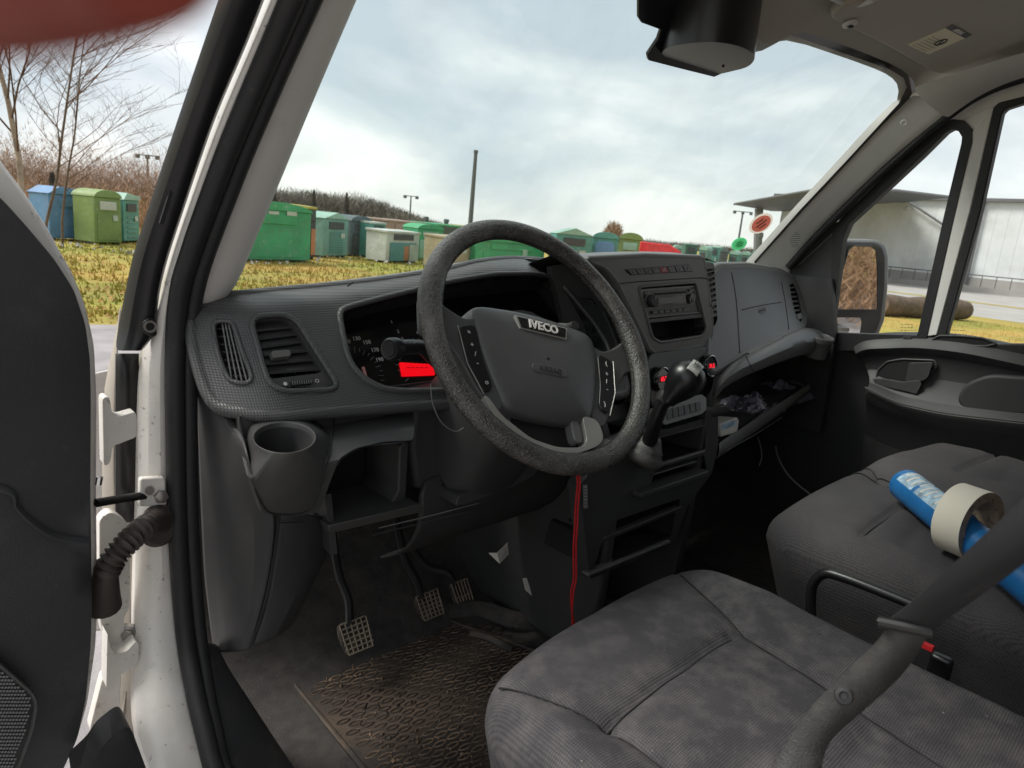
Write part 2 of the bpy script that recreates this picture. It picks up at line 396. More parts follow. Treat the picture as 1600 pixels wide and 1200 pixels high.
def cushion(hx, hy, top, zb, R=.05, Rc=.08, nx=70, ny=70, zf=None, warp=None, inset=.02, drop=3):
    """a padded block: plan half-sizes hx, hy, crown height top, underside zb, rounded edges R and corners Rc; local coordinates"""
    def axis(h, n):
        a = []
        for i in range(drop): a.append((-h, drop - i))
        for i in range(n + 1):
            t = -1 + 2 * i / n; s = math.copysign(1 - (1 - abs(t)) ** 1.35, t); a.append((h * s, 0))
        for i in range(drop): a.append((h, i + 1))
        return a
    ax, ay = axis(hx, nx), axis(hy, ny); rows = []
    for y, ly in ay:
        row = []
        for x, lx in ax:
            lv = max(lx, ly); de = min(hx - abs(x), hy - abs(y))
            qx, qy = max(abs(x) - (hx - Rc), 0), max(abs(y) - (hy - Rc), 0); X, Y = x, y
            if qx > 0 and qy > 0:
                m_ = max(qx, qy); l = sqrt(qx * qx + qy * qy); X = math.copysign(hx - Rc + qx / l * m_, x); Y = math.copysign(hy - Rc + qy / l * m_, y)
            z = top
            if de < R: z -= R - sqrt(max(0, R * R - (R - de) ** 2))
            if zf: z += zf(X, Y) * min(1, de / R)
            if lv: z = (top - R) + (zb - (top - R)) * lv / drop; k = 1 - inset * lv / drop / max(hx, hy); X *= k; Y *= k
            p = Vector((X, Y, z)); row.append(warp(p) if warp else p)
        rows.append(row)
    return loft(rows)
def groove(d, w, h):  return -h * math.exp(-(d / w) ** 2)
def seg_d(x, y, a, b):
    ax, ay = a; bx, by = b; dx, dy = bx - ax, by - ay; t = max(0, min(1, ((x - ax) * dx + (y - ay) * dy) / (dx * dx + dy * dy)))
    return sqrt((x - ax - t * dx) ** 2 + (y - ay - t * dy) ** 2)
XR = Vector((1, 0, 0)); YF = Vector((0, 1, 0)); ZU = Vector((0, 0, 1))

# ================================================================== THE VAN BODY
van = thing('delivery_van', 'white delivery van with grey pillar trims, tinted windscreen and dirty door frame', 'van', (1.2, .9, -.92))

# depth (distance ahead) of the driver's door frame at each height of the photograph
YT = [(-60, .77), (0, .80), (100, .86), (200, .91), (300, .96), (400, 1.0), (500, 1.03), (600, 1.02), (900, 1.01), (1000, .99), (1100, .93), (1200, .86), (1290, .76)]
def strip(pts, off=0.0): return [V(x, y, y=lerp(YT, y) + off) for x, y in pts]
PYS = [-60, 0, 60, 120, 180, 240, 300, 360, 400, 440, 480, 520, 560, 600, 680, 760, 850, 930, 1000, 1050, 1100, 1150, 1200, 1270]
def edge(tab): return lambda y: lerp(tab, y)
eA = edge([(-60, 363), (0, 341), (200, 273), (400, 207), (473, 192), (533, 181), (560, 178)])           # outer cover, outer edge
eB = edge([(-60, 437), (0, 413), (33, 402), (83, 380), (187, 335), (290, 300), (410, 260), (450, 250), (497, 243), (540, 240)])   # outer cover, inner edge
eC = edge([(-60, 463), (0, 436), (83, 402), (133, 380), (247, 333), (367, 290), (400, 280), (440, 267), (493, 260), (600, 259), (750, 262), (900, 267), (1000, 277), (1083, 293), (1200, 325), (1290, 362)])
eD = edge([(-60, 528), (0, 503), (100, 457), (233, 400), (393, 337), (430, 325), (497, 311), (567, 307), (800, 307), (917, 315), (1007, 323), (1100, 336), (1200, 356), (1290, 395)])
eE = edge([(-60, 582), (0, 556), (100, 513), (200, 471), (300, 430), (380, 396), (455, 366), (500, 352)])
# white painted frame, from the weatherstrip out to the outer cover and down the hinge pillar
wl = edge([(-60, 437), (0, 413), (33, 400), (83, 378), (187, 333), (290, 298), (410, 258), (497, 238), (545, 226), (560, 216), (640, 213), (760, 213), (800, 212), (900, 206), (1000, 207), (1100, 205), (1140, 205), (1200, 228), (1290, 262)])
rows = []
for y in PYS:
    a, c = wl(y), eC(y) + 6
    rows.append([V(a - 3, y, y=lerp(YT, y) + .05), V(a, y, y=lerp(YT, y) + .03), V(a + (c - a) * .35, y, y=lerp(YT, y) + .012), V(a + (c - a) * .7, y, y=lerp(YT, y) + .006), V(c, y, y=lerp(YT, y) + .012)])
mk('door_frame', loft(rows), 'white_paint', van, subd=1, solid=.004, label='dirty white painted door frame and hinge pillar')
# black outer pillar cover with its screw
rows = []
for y in [v for v in PYS if v <= 540] + [548]:
    a, b = eA(y), eB(y) if y < 540 else 226
    if y > 500: b = lerp([(500, 244), (523, 246), (540, 240), (548, 222)], y)
    y0 = lerp(YT, y)
    rows.append([V(a, y, y=y0 + .035), V(a + (b - a) * .25, y, y=y0 + .012), V(a + (b - a) * .75, y, y=y0 + .006), V(b - 2, y, y=y0 + .008), V(b, y, y=y0 + .02)])
cov = mk('pillar_cover', loft(rows), 'satin_black', van, subd=1, label='black plastic cover on the outside of the windscreen pillar')
c = V(234, 510, y=1.03); mk('screw', lathe(c, (0, -1, 0), [(.0085, 0), (.0085, .003), (.006, .003), (.005, .001), (.0025, .001), (.002, .002), (0, .002)], 16), 'steel', cov, smooth=25)
mk('screw_flange', prism(rr([V(x, y, y=1.028) for x, y in ((222, 505), (232, 496), (245, 500), (246, 524), (238, 528), (224, 520))], .003, 3), (0, .006, 0)), 'satin_black', cov, bevel=.002)
# slot in the cover
mk('slot', prism(rr(VL([(268, 290), (273, 290), (256, 352), (249, 350)], y=.968), .003), (0, .004, 0)), 'hole', cov)
# dark hinge gap strip, then the outer fender edge
rows = [[V(180, y, y=1.06), V(216, y, y=1.06)] for y in (552, 600, 680, 760, 815)]
mk('hinge_channel', loft(rows), 'satin_black', van, solid=.004)
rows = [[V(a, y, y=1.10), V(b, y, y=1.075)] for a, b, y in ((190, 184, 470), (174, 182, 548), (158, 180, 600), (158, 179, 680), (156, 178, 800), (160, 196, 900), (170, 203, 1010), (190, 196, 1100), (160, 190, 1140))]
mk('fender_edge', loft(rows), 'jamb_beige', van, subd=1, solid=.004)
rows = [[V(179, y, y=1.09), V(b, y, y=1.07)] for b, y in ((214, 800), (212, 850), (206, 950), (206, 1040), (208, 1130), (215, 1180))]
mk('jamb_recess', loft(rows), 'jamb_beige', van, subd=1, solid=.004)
c = V(199, 985, y=1.03); mk('bolt', lathe(c, (-.3, -1, 0), [(.013, 0), (.013, .008), (.008, .01), (.008, .016), (0, .016)], 6), 'steel', van)
# lower dark corner piece and ground-side step
mk('step_corner', prism(rr(strip([(150, 1185), (165, 1160), (195, 1135), (205, 1138), (232, 1210), (240, 1280), (130, 1280), (120, 1215)], .0), .01), (0, .05, 0)), 'sill_plastic', van, bevel=.003)
# weatherstrip: bulb and lip
def midp(k): return [V(eC(y) + (eD(y) - eC(y)) * k, y, y=lerp(YT, y) - .006) for y in PYS]
bulb = join(tube(catmull(midp(.30), 3), lambda t: .0135, 12), tube(catmull([p + Vector((0, .004, 0)) for p in midp(.78)], 3), lambda t: .0120, 12))
mk('weatherstrip', bulb, 'seal_black', van, label='black rubber weatherstrip around the driver door opening')
# inner windscreen pillar trim, driver side
rows = []
for y in [v for v in PYS if v <= 500] + [505]:
    y0 = lerp(YT, y); a, b = eD(y) - 8, eE(y)
    if y > 455: b = lerp([(455, 366), (480, 345), (505, 318)], y)
    rows.append([V(a, y, y=y0 + .005), V(a + (b - a) * .4, y, y=y0 + .008), V(a + (b - a) * .85, y, y=y0 + .018), V(b, y, y=y0 + .035), V(b + 1, y, y=y0 + .06)])
mk('pillar_trim', loft(rows), 'pillar_grey', van, subd=1, label='grey trim on the driver side windscreen pillar')

# windscreen plane
WSP = PLN((1.2, 1.155, -.15), (0, 1, .787))
# opening outline of the glass as seen, left side then top (above the frame), right side, bottom
ws = [(366, 456), (396, 380), (430, 300), (471, 200), (513, 100), (556, 0), (600, -110), (700, -160), (950, -90), (1190, 20), (1240, 56), (1390, 108), (1412, 122), (1417, 136), (1404, 162), (1330, 243), (1250, 328), (1178, 409)]
glass_o = [V(x, y, pl=WSP) for x, y in ws]
ctr = sum(glass_o, Vector()) / len(glass_o)
go = [ctr + (p - ctr) * 1.05 for p in glass_o] + [Vector((2.1, 1.24, -.25)), Vector((.36, 1.24, -.25))]
go = [V_ - WSP[1] * (V_ - WSP[0]).dot(WSP[1]) for V_ in go]
mk('windscreen', (go, [tuple(range(len(go)))]), 'windshield_glass', van, smooth=0, label='green tinted windscreen')
# black ceramic band on the glass, visible at the right and top
bi = [V(x, y, pl=PLN(WSP[0] - WSP[1] * .004, WSP[1])) for x, y in ws[8:]]
bo = [p + (p - ctr).normalized() * .04 for p in bi]
mk('windscreen_band', loft([bi, bo]), 'gloss_black', van, smooth=0)
# passenger side pillar trim: glass edge line to the door seal line
PR = [((1400, 172), (1478, 180)), ((1380, 190), (1455, 200)), ((1330, 245), (1395, 248)), ((1290, 288), (1350, 292)), ((1250, 330), (1305, 335)), ((1215, 370), (1268, 372)), ((1180, 408), (1240, 412)), ((1166, 424), (1235, 430))]
rows = []
for (a, b) in PR:
    p = V(*a, pl=WSP) + Vector((0, -.012, 0)); xq = lerp([(172, 2.045), (430, 2.075)], b[1]); q = V(*b, x=xq)
    m1 = V(a[0] + (b[0] - a[0]) * .35, a[1] + (b[1] - a[1]) * .35, x=p.x + (q.x - p.x) * .30) ; m2 = V(a[0] + (b[0] - a[0]) * .75, a[1] + (b[1] - a[1]) * .75, x=p.x + (q.x - p.x) * .78)
    rows.append([p + Vector((0, .04, 0)), p, m1, m2, q, q + Vector((.03, .02, 0))])
rows.insert(0, [p + (rows[0][i] - rows[2][i]) * .3 for i, p in enumerate(rows[0])])
pt = mk('pillar_trim', loft(rows), 'pillar_grey', van, subd=1, label='grey trim on the passenger side windscreen pillar')
c = V(1412, 192, x=2.0); mk('cap', lathe(c, (-.8, -.5, -.1), [(.008, 0), (.008, .001), (.0065, .0015), (.006, .0005), (0, .0005)], 18), 'pillar_grey', pt)
# tweeter grille on that trim
for i in range(6):
    for j in range(7):
        if (i - 2.5) ** 2 / 9 + (j - 3) ** 2 / 12 < 1:
            pass
tg = []
for i in range(7):
    for j in range(8):
        if (i - 3) ** 2 / 10 + (j - 3.5) ** 2 / 13 < 1.05:
            c = V(1236 + i * 2.6 - j * .4, 362 + j * 3.2, x=1.985); tg.append(lathe(c, (-.8, -.5, .2), [(.0016, -.01), (.0016, .003), (0, .003)], 6))
mk('speaker_grille', join(*tg), 'mark_grey', pt)

# roof lining and header
hd = []
TOPX = [(560, -60), (640, -120), (760, -150), (950, -95), (1150, 20), (1182, 90), (1212, 72), (1238, 53), (1310, 79), (1390, 107), (1412, 120), (1424, 138), (1410, 172)]
front = [V(x, y, pl=WSP) + Vector((0, -.006, -.0)) for x, y in TOPX]
rows = [[p + Vector((0, .03, .0)) for p in front], front]
for k, (dy, dz) in enumerate([(-.05, .012), (-.12, .03), (-.22, .045), (-.45, .06), (-.8, .065), (-1.3, .06)]):
    r = []
    for i, p in enumerate(front):
        t = k / 5; zt = p.z * (1 - min(1, (k + 1) / 2.5)) + .46 * min(1, (k + 1) / 2.5)
        if i >= 10: zt = min(zt, .40 + (.02 if k > 1 else 0))
        x = p.x + (Vector((2.07 if i >= 10 else p.x, 0, 0)).x - p.x) * min(1, k / 2)
        r.append(Vector((x, p.y + dy, zt + dz * .2)))
    rows.append(r)
mk('roof_lining', loft(rows), 'headliner', van, subd=1, label='grey beige roof lining above the windscreen')
# seal over the passenger door, cant rail
cr_ = catmull(VL([(1232, 418), (1268, 378), (1350, 296), (1420, 232), (1478, 184), (1532, 148), (1600, 122), (1700, 96)], x=2.06), 6)
mk('weatherstrip', tube(cr_, .011, 10), 'seal_black', van, label='black rubber weatherstrip around the passenger door opening')
c0 = VL([(1478, 186), (1532, 149), (1600, 121), (1720, 92)], x=2.04); c1 = VL([(1424, 138), (1500, 112), (1600, 82), (1720, 50)], x=1.96)
mk('cant_rail_trim', loft([catmull(c0, 5), catmull([(a + b) / 2 + Vector((-.02, 0, -.0)) for a, b in zip(c0, c1)], 5), catmull(c1, 5)]), 'pillar_grey', van, subd=1)
mk('roof_side', box((2.125, -.02, .46), .01, .62, .10), 'headliner', van)
# roof skin, rear wall of the cab, right side skin, floor
mk('roof', box((1.2, -.05, .56), .92, .85, .012), 'white_paint', van, bevel=.006)
mk('rear_wall', box((1.22, -.62, -.2), .90, .01, .76), 'headliner', van)
mk('rear_pillar', box((.27, -.46, -.25), .03, .14, .78), 'white_paint', van, bevel=.02)
fl = [Vector((.33, -.6, -.925)), Vector((2.12, -.6, -.925)), Vector((2.12, 1.15, -.925)), Vector((1.7, 1.3, -.80)), Vector((1.0, 1.32, -.80)), Vector((.36, 1.25, -.80)), Vector((.33, 1.12, -.925))]
rows = [[Vector((x, y, z)) for x in (.30, .6, .9, 1.2, 1.5, 1.8, 2.2)] for y, z in ((-.6, -.925), (0, -.925), (.5, -.925), (.9, -.925), (1.12, -.922), (1.22, -.86), (1.30, -.74), (1.34, -.5), (1.34, -.2))]
mk('cab_floor', loft(rows), 'carpet', van, subd=2, solid=.006, label='dirty black carpet on the cab floor')
# carpet between sill and mat, lit
# sill scuff plate
rows = []
for y in (1005, 1030, 1060, 1100, 1150, 1200, 1270, 1350):
    a = eD(y) - 4; b = lerp([(1005, 342), (1030, 352), (1060, 372), (1100, 400), (1150, 432), (1200, 468), (1350, 560)], y)
    za = lerp([(1005, -.66), (1060, -.73), (1100, -.765), (1350, -.78)], y)
    yv = lerp(YT, y)
    p = V(a, y, y=yv); q = V(b, y, y=yv + .02)
    rows.append([p + Vector((0, .02, 0)), p, p + (q - p) * .3 + Vector((0, -.0, .006)), p + (q - p) * .8, q, q + Vector((.01, .02, -.06)), q + Vector((.02, .02, -.16))])
mk('sill_trim', loft(rows), 'sill_plastic', van, subd=1, solid=.003, label='dusty dark grey plastic trim on the door sill')
mk('outer_sill', box((.17, .3, -.99), .06, .6, .14), 'white_paint', van, bevel=.03)
# bonnet and wing outside, below the line of sight
rows = [[Vector((x, y, z - .05 * ((x - 1.2) / .95) ** 2)) for x in (.22, .5, .85, 1.2, 1.55, 1.9, 2.2)] for y, z in ((1.24, -.235), (1.45, -.30), (1.8, -.40), (2.05, -.55), (2.15, -.8), (2.17, -1.3))]
mk('bonnet', loft(rows), 'white_paint', van, subd=2, solid=.01)

# cowl at the foot of the windscreen
mk('cowl', box((1.2, 1.27, -.235), .9, .04, .01), 'satin_black', van)

# ================================================================== DRIVER DOOR (open)
DP = PLN((.185, .925, 0), (.174, -.985, 0)); DN = DP[1]
def D(pts, off=0.0): q = PLN(DP[0] + DN * off, DN); return [V(x, y, pl=q) for x, y in pts]
ddoor = thing('driver_door', 'open white driver door with black inner lining, standing wide open at the left', 'door', V(140, 1000, pl=DP))
outer = [(-260, -80), (-60, 165), (0, 247), (40, 300), (73, 350), (97, 395), (115, 425), (137, 480), (150, 540), (154, 620), (153, 760), (155, 950), (152, 1010), (139, 1100), (121, 1163), (98, 1205), (60, 1290), (-500, 1420), (-900, 600), (-700, -80)]
inner = [(-330, -80), (-80, 225), (0, 313), (40, 358), (77, 402), (108, 450), (128, 505), (136, 560), (138, 620), (139, 760), (140, 950), (138, 1010), (131, 1088), (118, 1150), (94, 1202), (58, 1280), (-480, 1400), (-880, 600), (-680, -60)]
outer_p = rr(D(outer, -.03), .01, 2)
mk('door_shell', prism(outer_p, -DN * .05), 'white_paint', ddoor, bevel=.006, label='white painted rim of the open driver door')
lin = [(-330, 250), (-80, 265), (-20, 296)] + inner[2:]
def dl(p):
    # contour of the lining: a raised lower field with a soft edge
    return Vector((0, 0, 0))
cont = catmull([Vector((x, y, 0)) for x, y in ((-200, 740), (0, 763), (27, 793), (45, 812), (85, 838), (140, 846))], 6)
def wob(q):
    d = q - DP[0]; s = d.dot(Vector((.985, .174, 0))); return DN * (.012 * math.exp(-((q.z + .1) / .25) ** 2) + .006 * max(0, min(1, (-q.z - .40 + .25 * s) / .04)) - .010 * max(0, 1 + s / .03) ** 2 * (s > -.03))
mk('door_lining', holed(rr(D(lin, .0), .008, 2), [], DN, .032, grid=.022, fn=wob), 'door_plastic', ddoor, smooth=50, label='scuffed black plastic lining of the open door')
mk('lining_ridge', tube([p - DN * .001 for p in D([(q.x, q.y) for q in cont], .010)], .0045, 8, flat=.5), 'door_plastic', ddoor)
g = rr(D([(-60, 985), (0, 1040), (50, 1083), (57, 1100), (50, 1140), (27, 1202), (-10, 1290), (-100, 1290)], .026), .01, 4)
sg = mk('speaker_grille', prism(g, -DN * .006), 'satin_black', ddoor, bevel=.002)
ho = []
for i in range(-6, 16):
    for j in range(0, 30):
        px, py = i * 5 + (j % 2) * 2.5 - 14, 1035 + j * 5.6
        if px < lerp([(1040, 0), (1090, 50), (1105, 50), (1150, 40), (1200, 22)], py) - 3 and py > 1046 + max(0, px) * .85:
            c = D([(px, py)], .0275)[0]; ho.append(lathe(c, DN, [(.0015, -.001), (.0015, .0006), (0, .0006)], 5))
mk('mesh', join(*ho), 'mark_grey', sg, smooth=0, kind='stuff')
mk('grille_rim', tube(g, .0025, 6, close=True), 'dash', sg)
# hinges (each one arm on the pillar side and a leaf on the door)
def hinge(py, up, pxa=160, pxb=216, h=46):
    def Q(x, y, d): return V(x, y, y=d)
    a = [Q(160, py - 20 + up, .99), Q(171, py - 22 + up, .985), Q(175, py + 4, .985), Q(186, py + 8, .985), Q(213, py, 1.0), Q(214, py + h - 6, 1.0), Q(188, py + h + 4, .985), Q(176, py + h + 8, .985), Q(172, py + h + 36, .985), Q(162, py + h + 40, .99)]
    return mk('hinge', prism(rr(a, .006, 3), (0, .022, 0)), 'white_paint', ddoor, bevel=.003)
hinge(643, -2); 
a = [(168, 990), (172, 1010), (180, 1022), (198, 1018), (212, 1002), (217, 1006), (216, 1034), (204, 1046), (186, 1056), (175, 1062), (171, 1080), (166, 1076)]
mk('hinge', prism(rr([V(x, y, y=.99) for x, y in a], .004, 3), (0, .03, 0)), 'white_paint', ddoor, bevel=.003)
a = [(155, 812), (170, 800), (182, 803), (200, 818), (203, 850), (203, 950), (194, 965), (196, 1000), (186, 1020), (172, 1012), (160, 990), (155, 960)]
mk('edge_panel', prism(rr([V(x, y, y=1.02) for x, y in a], .006, 3), (0, .02, 0)), 'white_paint', ddoor, bevel=.004)
a = [(140, 1140), (160, 1060), (172, 1050), (190, 1055), (183, 1150), (160, 1180)]
mk('edge_panel', prism(rr([V(x, y, y=1.01) for x, y in a], .006, 3), (0, .02, 0)), 'white_paint', ddoor, bevel=.004)
# door check strap
mk('check_strap', join(tube([V(150, 786, y=.95), V(190, 779, y=.98), V(226, 774, y=1.01)], .0065, 8, flat=.6)), 'satin_black', ddoor)
bp = rr([V(x, y, y=1.005) for x, y in ((219, 748), (258, 746), (261, 790), (218, 792))], .003, 2)
br = mk('strap_bracket', prism(bp, (0, .012, 0)), 'white_paint', van, bevel=.002)
mk('bolt', lathe(V(251, 775, y=1.004), (0, -1, 0), [(.0095, 0), (.0095, .006), (.005, .008), (0, .008)], 6), 'steel', br)
mk('bolt', lathe(V(233, 766, y=1.004), (0, -1, 0), [(.006, 0), (.006, .003), (0, .003)], 14), 'steel', br)
mk('lock_tab', tube([V(154, 757, y=.93), V(156, 745, y=.93)], .004, 8), 'chrome', ddoor)
# corrugated wiring boot from pillar to door
bpth = catmull([V(246, 812, y=1.0), V(228, 822, y=.97), V(207, 840, y=.95), (V(186, 862, y=.94)), V(170, 886, y=.94), V(163, 912, y=.95), V(160, 945, y=.965)], 14)
boot = thing('wiring_boot', 'dark corrugated rubber wiring boot between door frame and open door', 'cable boot', V(205, 845, y=.95))
mk('hose', tube(bpth, lambda t: (.0145 + (.0026 * sin(t * 2 * pi * 19)) * (1 if .14 < t < .72 else 0) + (.007 * max(0, (.14 - t) / .14)) + (.009 * max(0, (t - .74) / .26) if t > .74 else 0)), 18), 'boot_rubber', boot, smooth=60)
mk('collar', lathe(V(247, 826, y=1.012), (0, -1, 0), [(.026, 0), (.026, .006), (.018, .014), (0, .014)], 24), 'boot_rubber', boot)

# ================================================================== DASHBOARD
dash = thing('dashboard', 'dark grey dashboard with air vents, instrument cluster, centre stack and open parcel shelf', 'dashboard', (1.2, 1.0, -.3))
FN = Vector((0, -.155, .115)).normalized()
FP = PLN((.7, 1.0, -.135), FN)
def F(pts, off=0.0): q = PLN(FP[0] + FN * off, FN); return [V(x, y, pl=q) for x, y in pts]
fo = [(318, 500), (323, 488), (333, 474), (348, 466), (366, 461), (440, 453), (500, 448), (580, 440), (650, 432), (700, 426), (740, 418), (800, 411), (850, 410), (885, 413), (905, 425), (925, 452), (945, 490), (962, 530), (975, 575), (980, 612), (940, 616), (860, 618), (760, 624), (640, 632), (530, 640), (440, 648), (376, 647), (358, 640), (346, 618), (335, 585), (325, 545)]
v1 = catmull([Vector((x, y, 0)) for x, y in ((345, 512), (353, 505), (366, 506), (372, 518), (384, 553), (396, 588), (394, 600), (380, 603), (368, 597), (357, 570), (349, 540))], 4, True)
v2 = [(393, 503), (402, 494), (443, 491), (463, 500), (527, 600), (520, 609), (447, 612), (423, 603), (411, 572)]
cl = [(531, 500), (531, 488), (538, 481), (600, 465), (693, 446), (760, 438), (830, 434), (857, 437), (875, 448), (927, 503), (950, 538), (958, 575), (955, 600), (900, 606), (800, 608), (700, 610), (620, 611), (590, 605), (560, 585), (543, 560)]
v1p = F([(p.x, p.y) for p in v1]); v2p = rr(F(v2), .012, 4); clp = rr(F(cl), .02, 4)
fo_p = catmull(F(fo), 3, True)
def fbend(q):   # the left end wraps away, the hood over the instruments comes forward
    o = Vector((0, 0, 0)); o.y += .9 * max(0, .40 - q.x) ** 2 * 8
    h = math.exp(-((q.x - .86) / .16) ** 2)
    o += FN * (.022 * h * max(0, min(1, (q.z + .24) / .08)))
    zt = -.146 + .030 * max(0, min(1, (q.x - .36) / .35)) + .012 * max(0, min(1, (q.x - .72) / .1)) - .30 * max(0, q.x - .93)
    t = max(0, min(1.3, (q.z - (zt - .024)) / .024)); o += q * (.045 * t * t)
    return o
v1p_ = [p + fbend(p) for p in v1p]; v2p_ = [p + fbend(p) for p in v2p]; clp_ = [p + fbend(p) for p in clp]
fas = mk('fascia', holed(fo_p, [v1p, v2p, clp], FN, .03, grid=.009, fn=fbend), 'fascia', dash, smooth=50, label='dotted dark grey fascia panel on the driver side')
mk('fascia_lip', join(tube(v1p_, .0035, 8, True), tube(v2p_, .0045, 8, True), tube(clp_, .005, 8, True)), 'fascia', dash, smooth=70)
mk('fascia_edge', tube([p + fbend(p) - FN * .008 for p in fo_p], .010, 10, True), 'fascia', dash, smooth=70)
mk('recess', join(wall(clp_, -FN * .075, back=True)), 'hole', dash, smooth=0)
# dash top behind the fascia
tp = F([(323, 488), (348, 466), (400, 457), (500, 448), (650, 432), (740, 418), (800, 411), (870, 411), (905, 418)], -.004); tp = [p + fbend(p) for p in tp]
rows = [tp, [p + Vector((0, .03, .004)) for p in tp], [Vector((p.x, 1.09, min(p.z, -.115) - .006)) for p in tp], [Vector((p.x, 1.20, -.19)) for p in tp]]
mk('dash_top', loft([catmull(r, 4) for r in rows]), 'dash_grey', dash, subd=1)
mk('seam', join(tube(F([(543, 447), (552, 441)], .003), .0012, 6)), 'hole', dash)

def slats(name, a0, a1, b0, b1, n, depth, m, parent, thick=.0022, tilt=None, t0=.08, t1=.92, dv=None):
    """n blades spanning from edge a0-a1 to edge b0-b1"""
    for i in range(n):
        t = t0 + (t1 - t0) * i / (n - 1); A = a0 + (a1 - a0) * t; B = b0 + (b1 - b0) * t
        d = dv if dv is not None else Vector((0, .8, -.25)); d = d.normalized() * depth; u = (a1 - a0).normalized() * thick
        mk(name, ([A - u, B - u, B + u, A + u, A - u + d, B - u + d, B + u + d, A + u + d], [(0, 1, 2, 3), (7, 6, 5, 4), (0, 4, 5, 1), (3, 2, 6, 7), (0, 3, 7, 4), (1, 5, 6, 2)]), m, parent, smooth=0, bevel=.0006)
# narrow side vent
va = mk('air_vent', join(wall(v1p_, -FN * .035, back=True)), 'hole', dash, smooth=0, label='narrow upright air vent at the door end of the dashboard')
for k in (.22, .42, .62, .82):
    A = F([(350 + 20 * k, 508)], -.006)[0]; B = F([(365 + 32 * k, 600)], -.006)[0]; A += fbend(A); B += fbend(B)
    mk('slat', join(tube([A, (A + B) / 2, B], .0011, 6)), 'mark_grey', va)
for k in range(7):
    y = 518 + k * 12.5; A = F([(346 + k * 3.6, y)], -.011)[0]; B = F([(370 + k * 4.2, y - 3)], -.011)[0]; A += fbend(A); B += fbend(B)
    mk('crossbar', tube([A, B], .0013, 6), 'slat', va)
# wide vent
vb = mk('air_vent', join(wall(v2p_, -FN * .04, back=True)), 'hole', dash, smooth=0, label='wide slatted air vent beside the instruments')
op = rr(F([(396, 508), (404, 501), (443, 499), (457, 506), (504, 578), (500, 583), (423, 592), (416, 584)], -.004), .006, 3)
opo = rr(F([(394, 504), (403, 495), (443, 492), (462, 501), (526, 600), (519, 607), (424, 603), (413, 590)], -.004), .006, 3)
mk('bezel', ringp(opo, op, -FN * .012), 'dash', vb, smooth=30)
yl = [(515, 511), (528, 522), (541, 534), (553, 548), (567, 562), (581, 577)]
for i, (ya, yb) in enumerate(yl):
    pa = (397 + (ya - 508) * .32, ya + 2); pb = (455 + (yb - 506) * .64, yb)
    A, B = F([pa, pb], -.008); u = Vector((0, .3, 1)).normalized() * .0016; d = Vector((0, .022, .008))
    mk('slat', ([A - u, B - u, B + u, A + u, A - u + d, B - u + d, B + u + d, A + u + d], [(0, 1, 2, 3), (7, 6, 5, 4), (0, 4, 5, 1), (3, 2, 6, 7), (0, 3, 7, 4), (1, 5, 6, 2)]), 'slat', vb, smooth=0)
for k in range(5):
    A, B = F([(410 + k * 13, 505), (428 + k * 17, 586)], -.024); mk('crossbar', tube([A, B], .0012, 6), 'slat', vb)
tb = rr(F([(424, 548), (453, 546), (455, 556), (427, 559)], .004), .003, 3); mk('vent_tab', prism(tb, -FN * .012), 'dash_grey', vb, bevel=.0012)
dlp = rr(F([(453, 595), (487, 592), (490, 599), (456, 603)], .000), .003, 3); mk('dial', prism(dlp, -FN * .008), 'rubber', vb, bevel=.0008)
for k in range(9): A, B = F([(457 + k * 3.6, 595.5 - k * .3), (458 + k * 3.6, 601 - k * .3)], .001); mk('dial_rib', tube([A, B], .0006, 5), 'mark_grey', vb, smooth=0)
c = F([(445.5, 600)], -.002)[0]; mk('mark', lathe(c, FN, [(.0028, 0), (.0028, .001), (0, .001)], 16), 'mark_white', vb)
c = F([(495.5, 595)], -.002)[0]; mk('mark', tube([c + XR * cos(a) * .0026 + Vector((0, .6, .8)) * sin(a) * .0026 for a in [k * pi / 8 for k in range(16)]], .0005, 5, True), 'mark_white', vb)

# instrument cluster
CP = PLN(FP[0] - FN * .058, FN)
def G(pts, off=0.0): q = PLN(CP[0] + FN * off, FN); return [V(x, y, pl=q) for x, y in pts]
gu = Vector((0, .6, .8))
clu = mk('instrument_cluster', prism(rr(G([(525, 470), (900, 430), (985, 560), (975, 630), (560, 640)]), .01), -FN * .01), 'gloss_black', dash, label='black instrument cluster with red lit display')
for s, x, y, r in (('90', 529, 547, 0), ('110', 541, 534, 0), ('130', 557, 529, 0), ('150', 573, 535, 0), ('170', 586, 547, 0), ('190', 593, 562, 0)):
    text('gauge_number', s, G([(x, y)], .002)[0], XR, gu, .010, 'mark_white', clu)
def gauge(cx, cy, r, a0, a1, n, m='mark_white'):
    c = G([(cx, cy)], .002)[0]; gs = []
    for i in range(n):
        a = radians(a0 + (a1 - a0) * i / (n - 1)); d = XR * cos(a) + gu * sin(a); k = .006 if i % 2 else .010
        gs.append(tube([c + d * (r - k), c + d * r], .0006, 5))
    return join(*gs)
mk('gauge_scale', gauge(556, 585, .050, 200, -30, 23), 'mark_grey', clu, smooth=0)
mk('gauge_scale', gauge(660, 570, .052, 210, -30, 21), 'mark_grey', clu, smooth=0)
A, B = G([(567, 574), (576, 602)], .006); mk('needle', tube([A, B], lambda t: .0030 - .0012 * t, 6), 'needle', clu)
mk('red_display', prism(rr(G([(624, 566), (676, 569), (680, 586), (628, 588)], .003), .002, 2), -FN * .002), 'red_lit', clu, smooth=0, label='red lit display under the dials')
mk('display_digits', join(*[tube([G([(636 + k * 7, 574)], .0045)[0], G([(640 + k * 7, 574.5)], .0045)[0]], .0007, 4) for k in range(5)]), 'satin_black', clu, smooth=0)
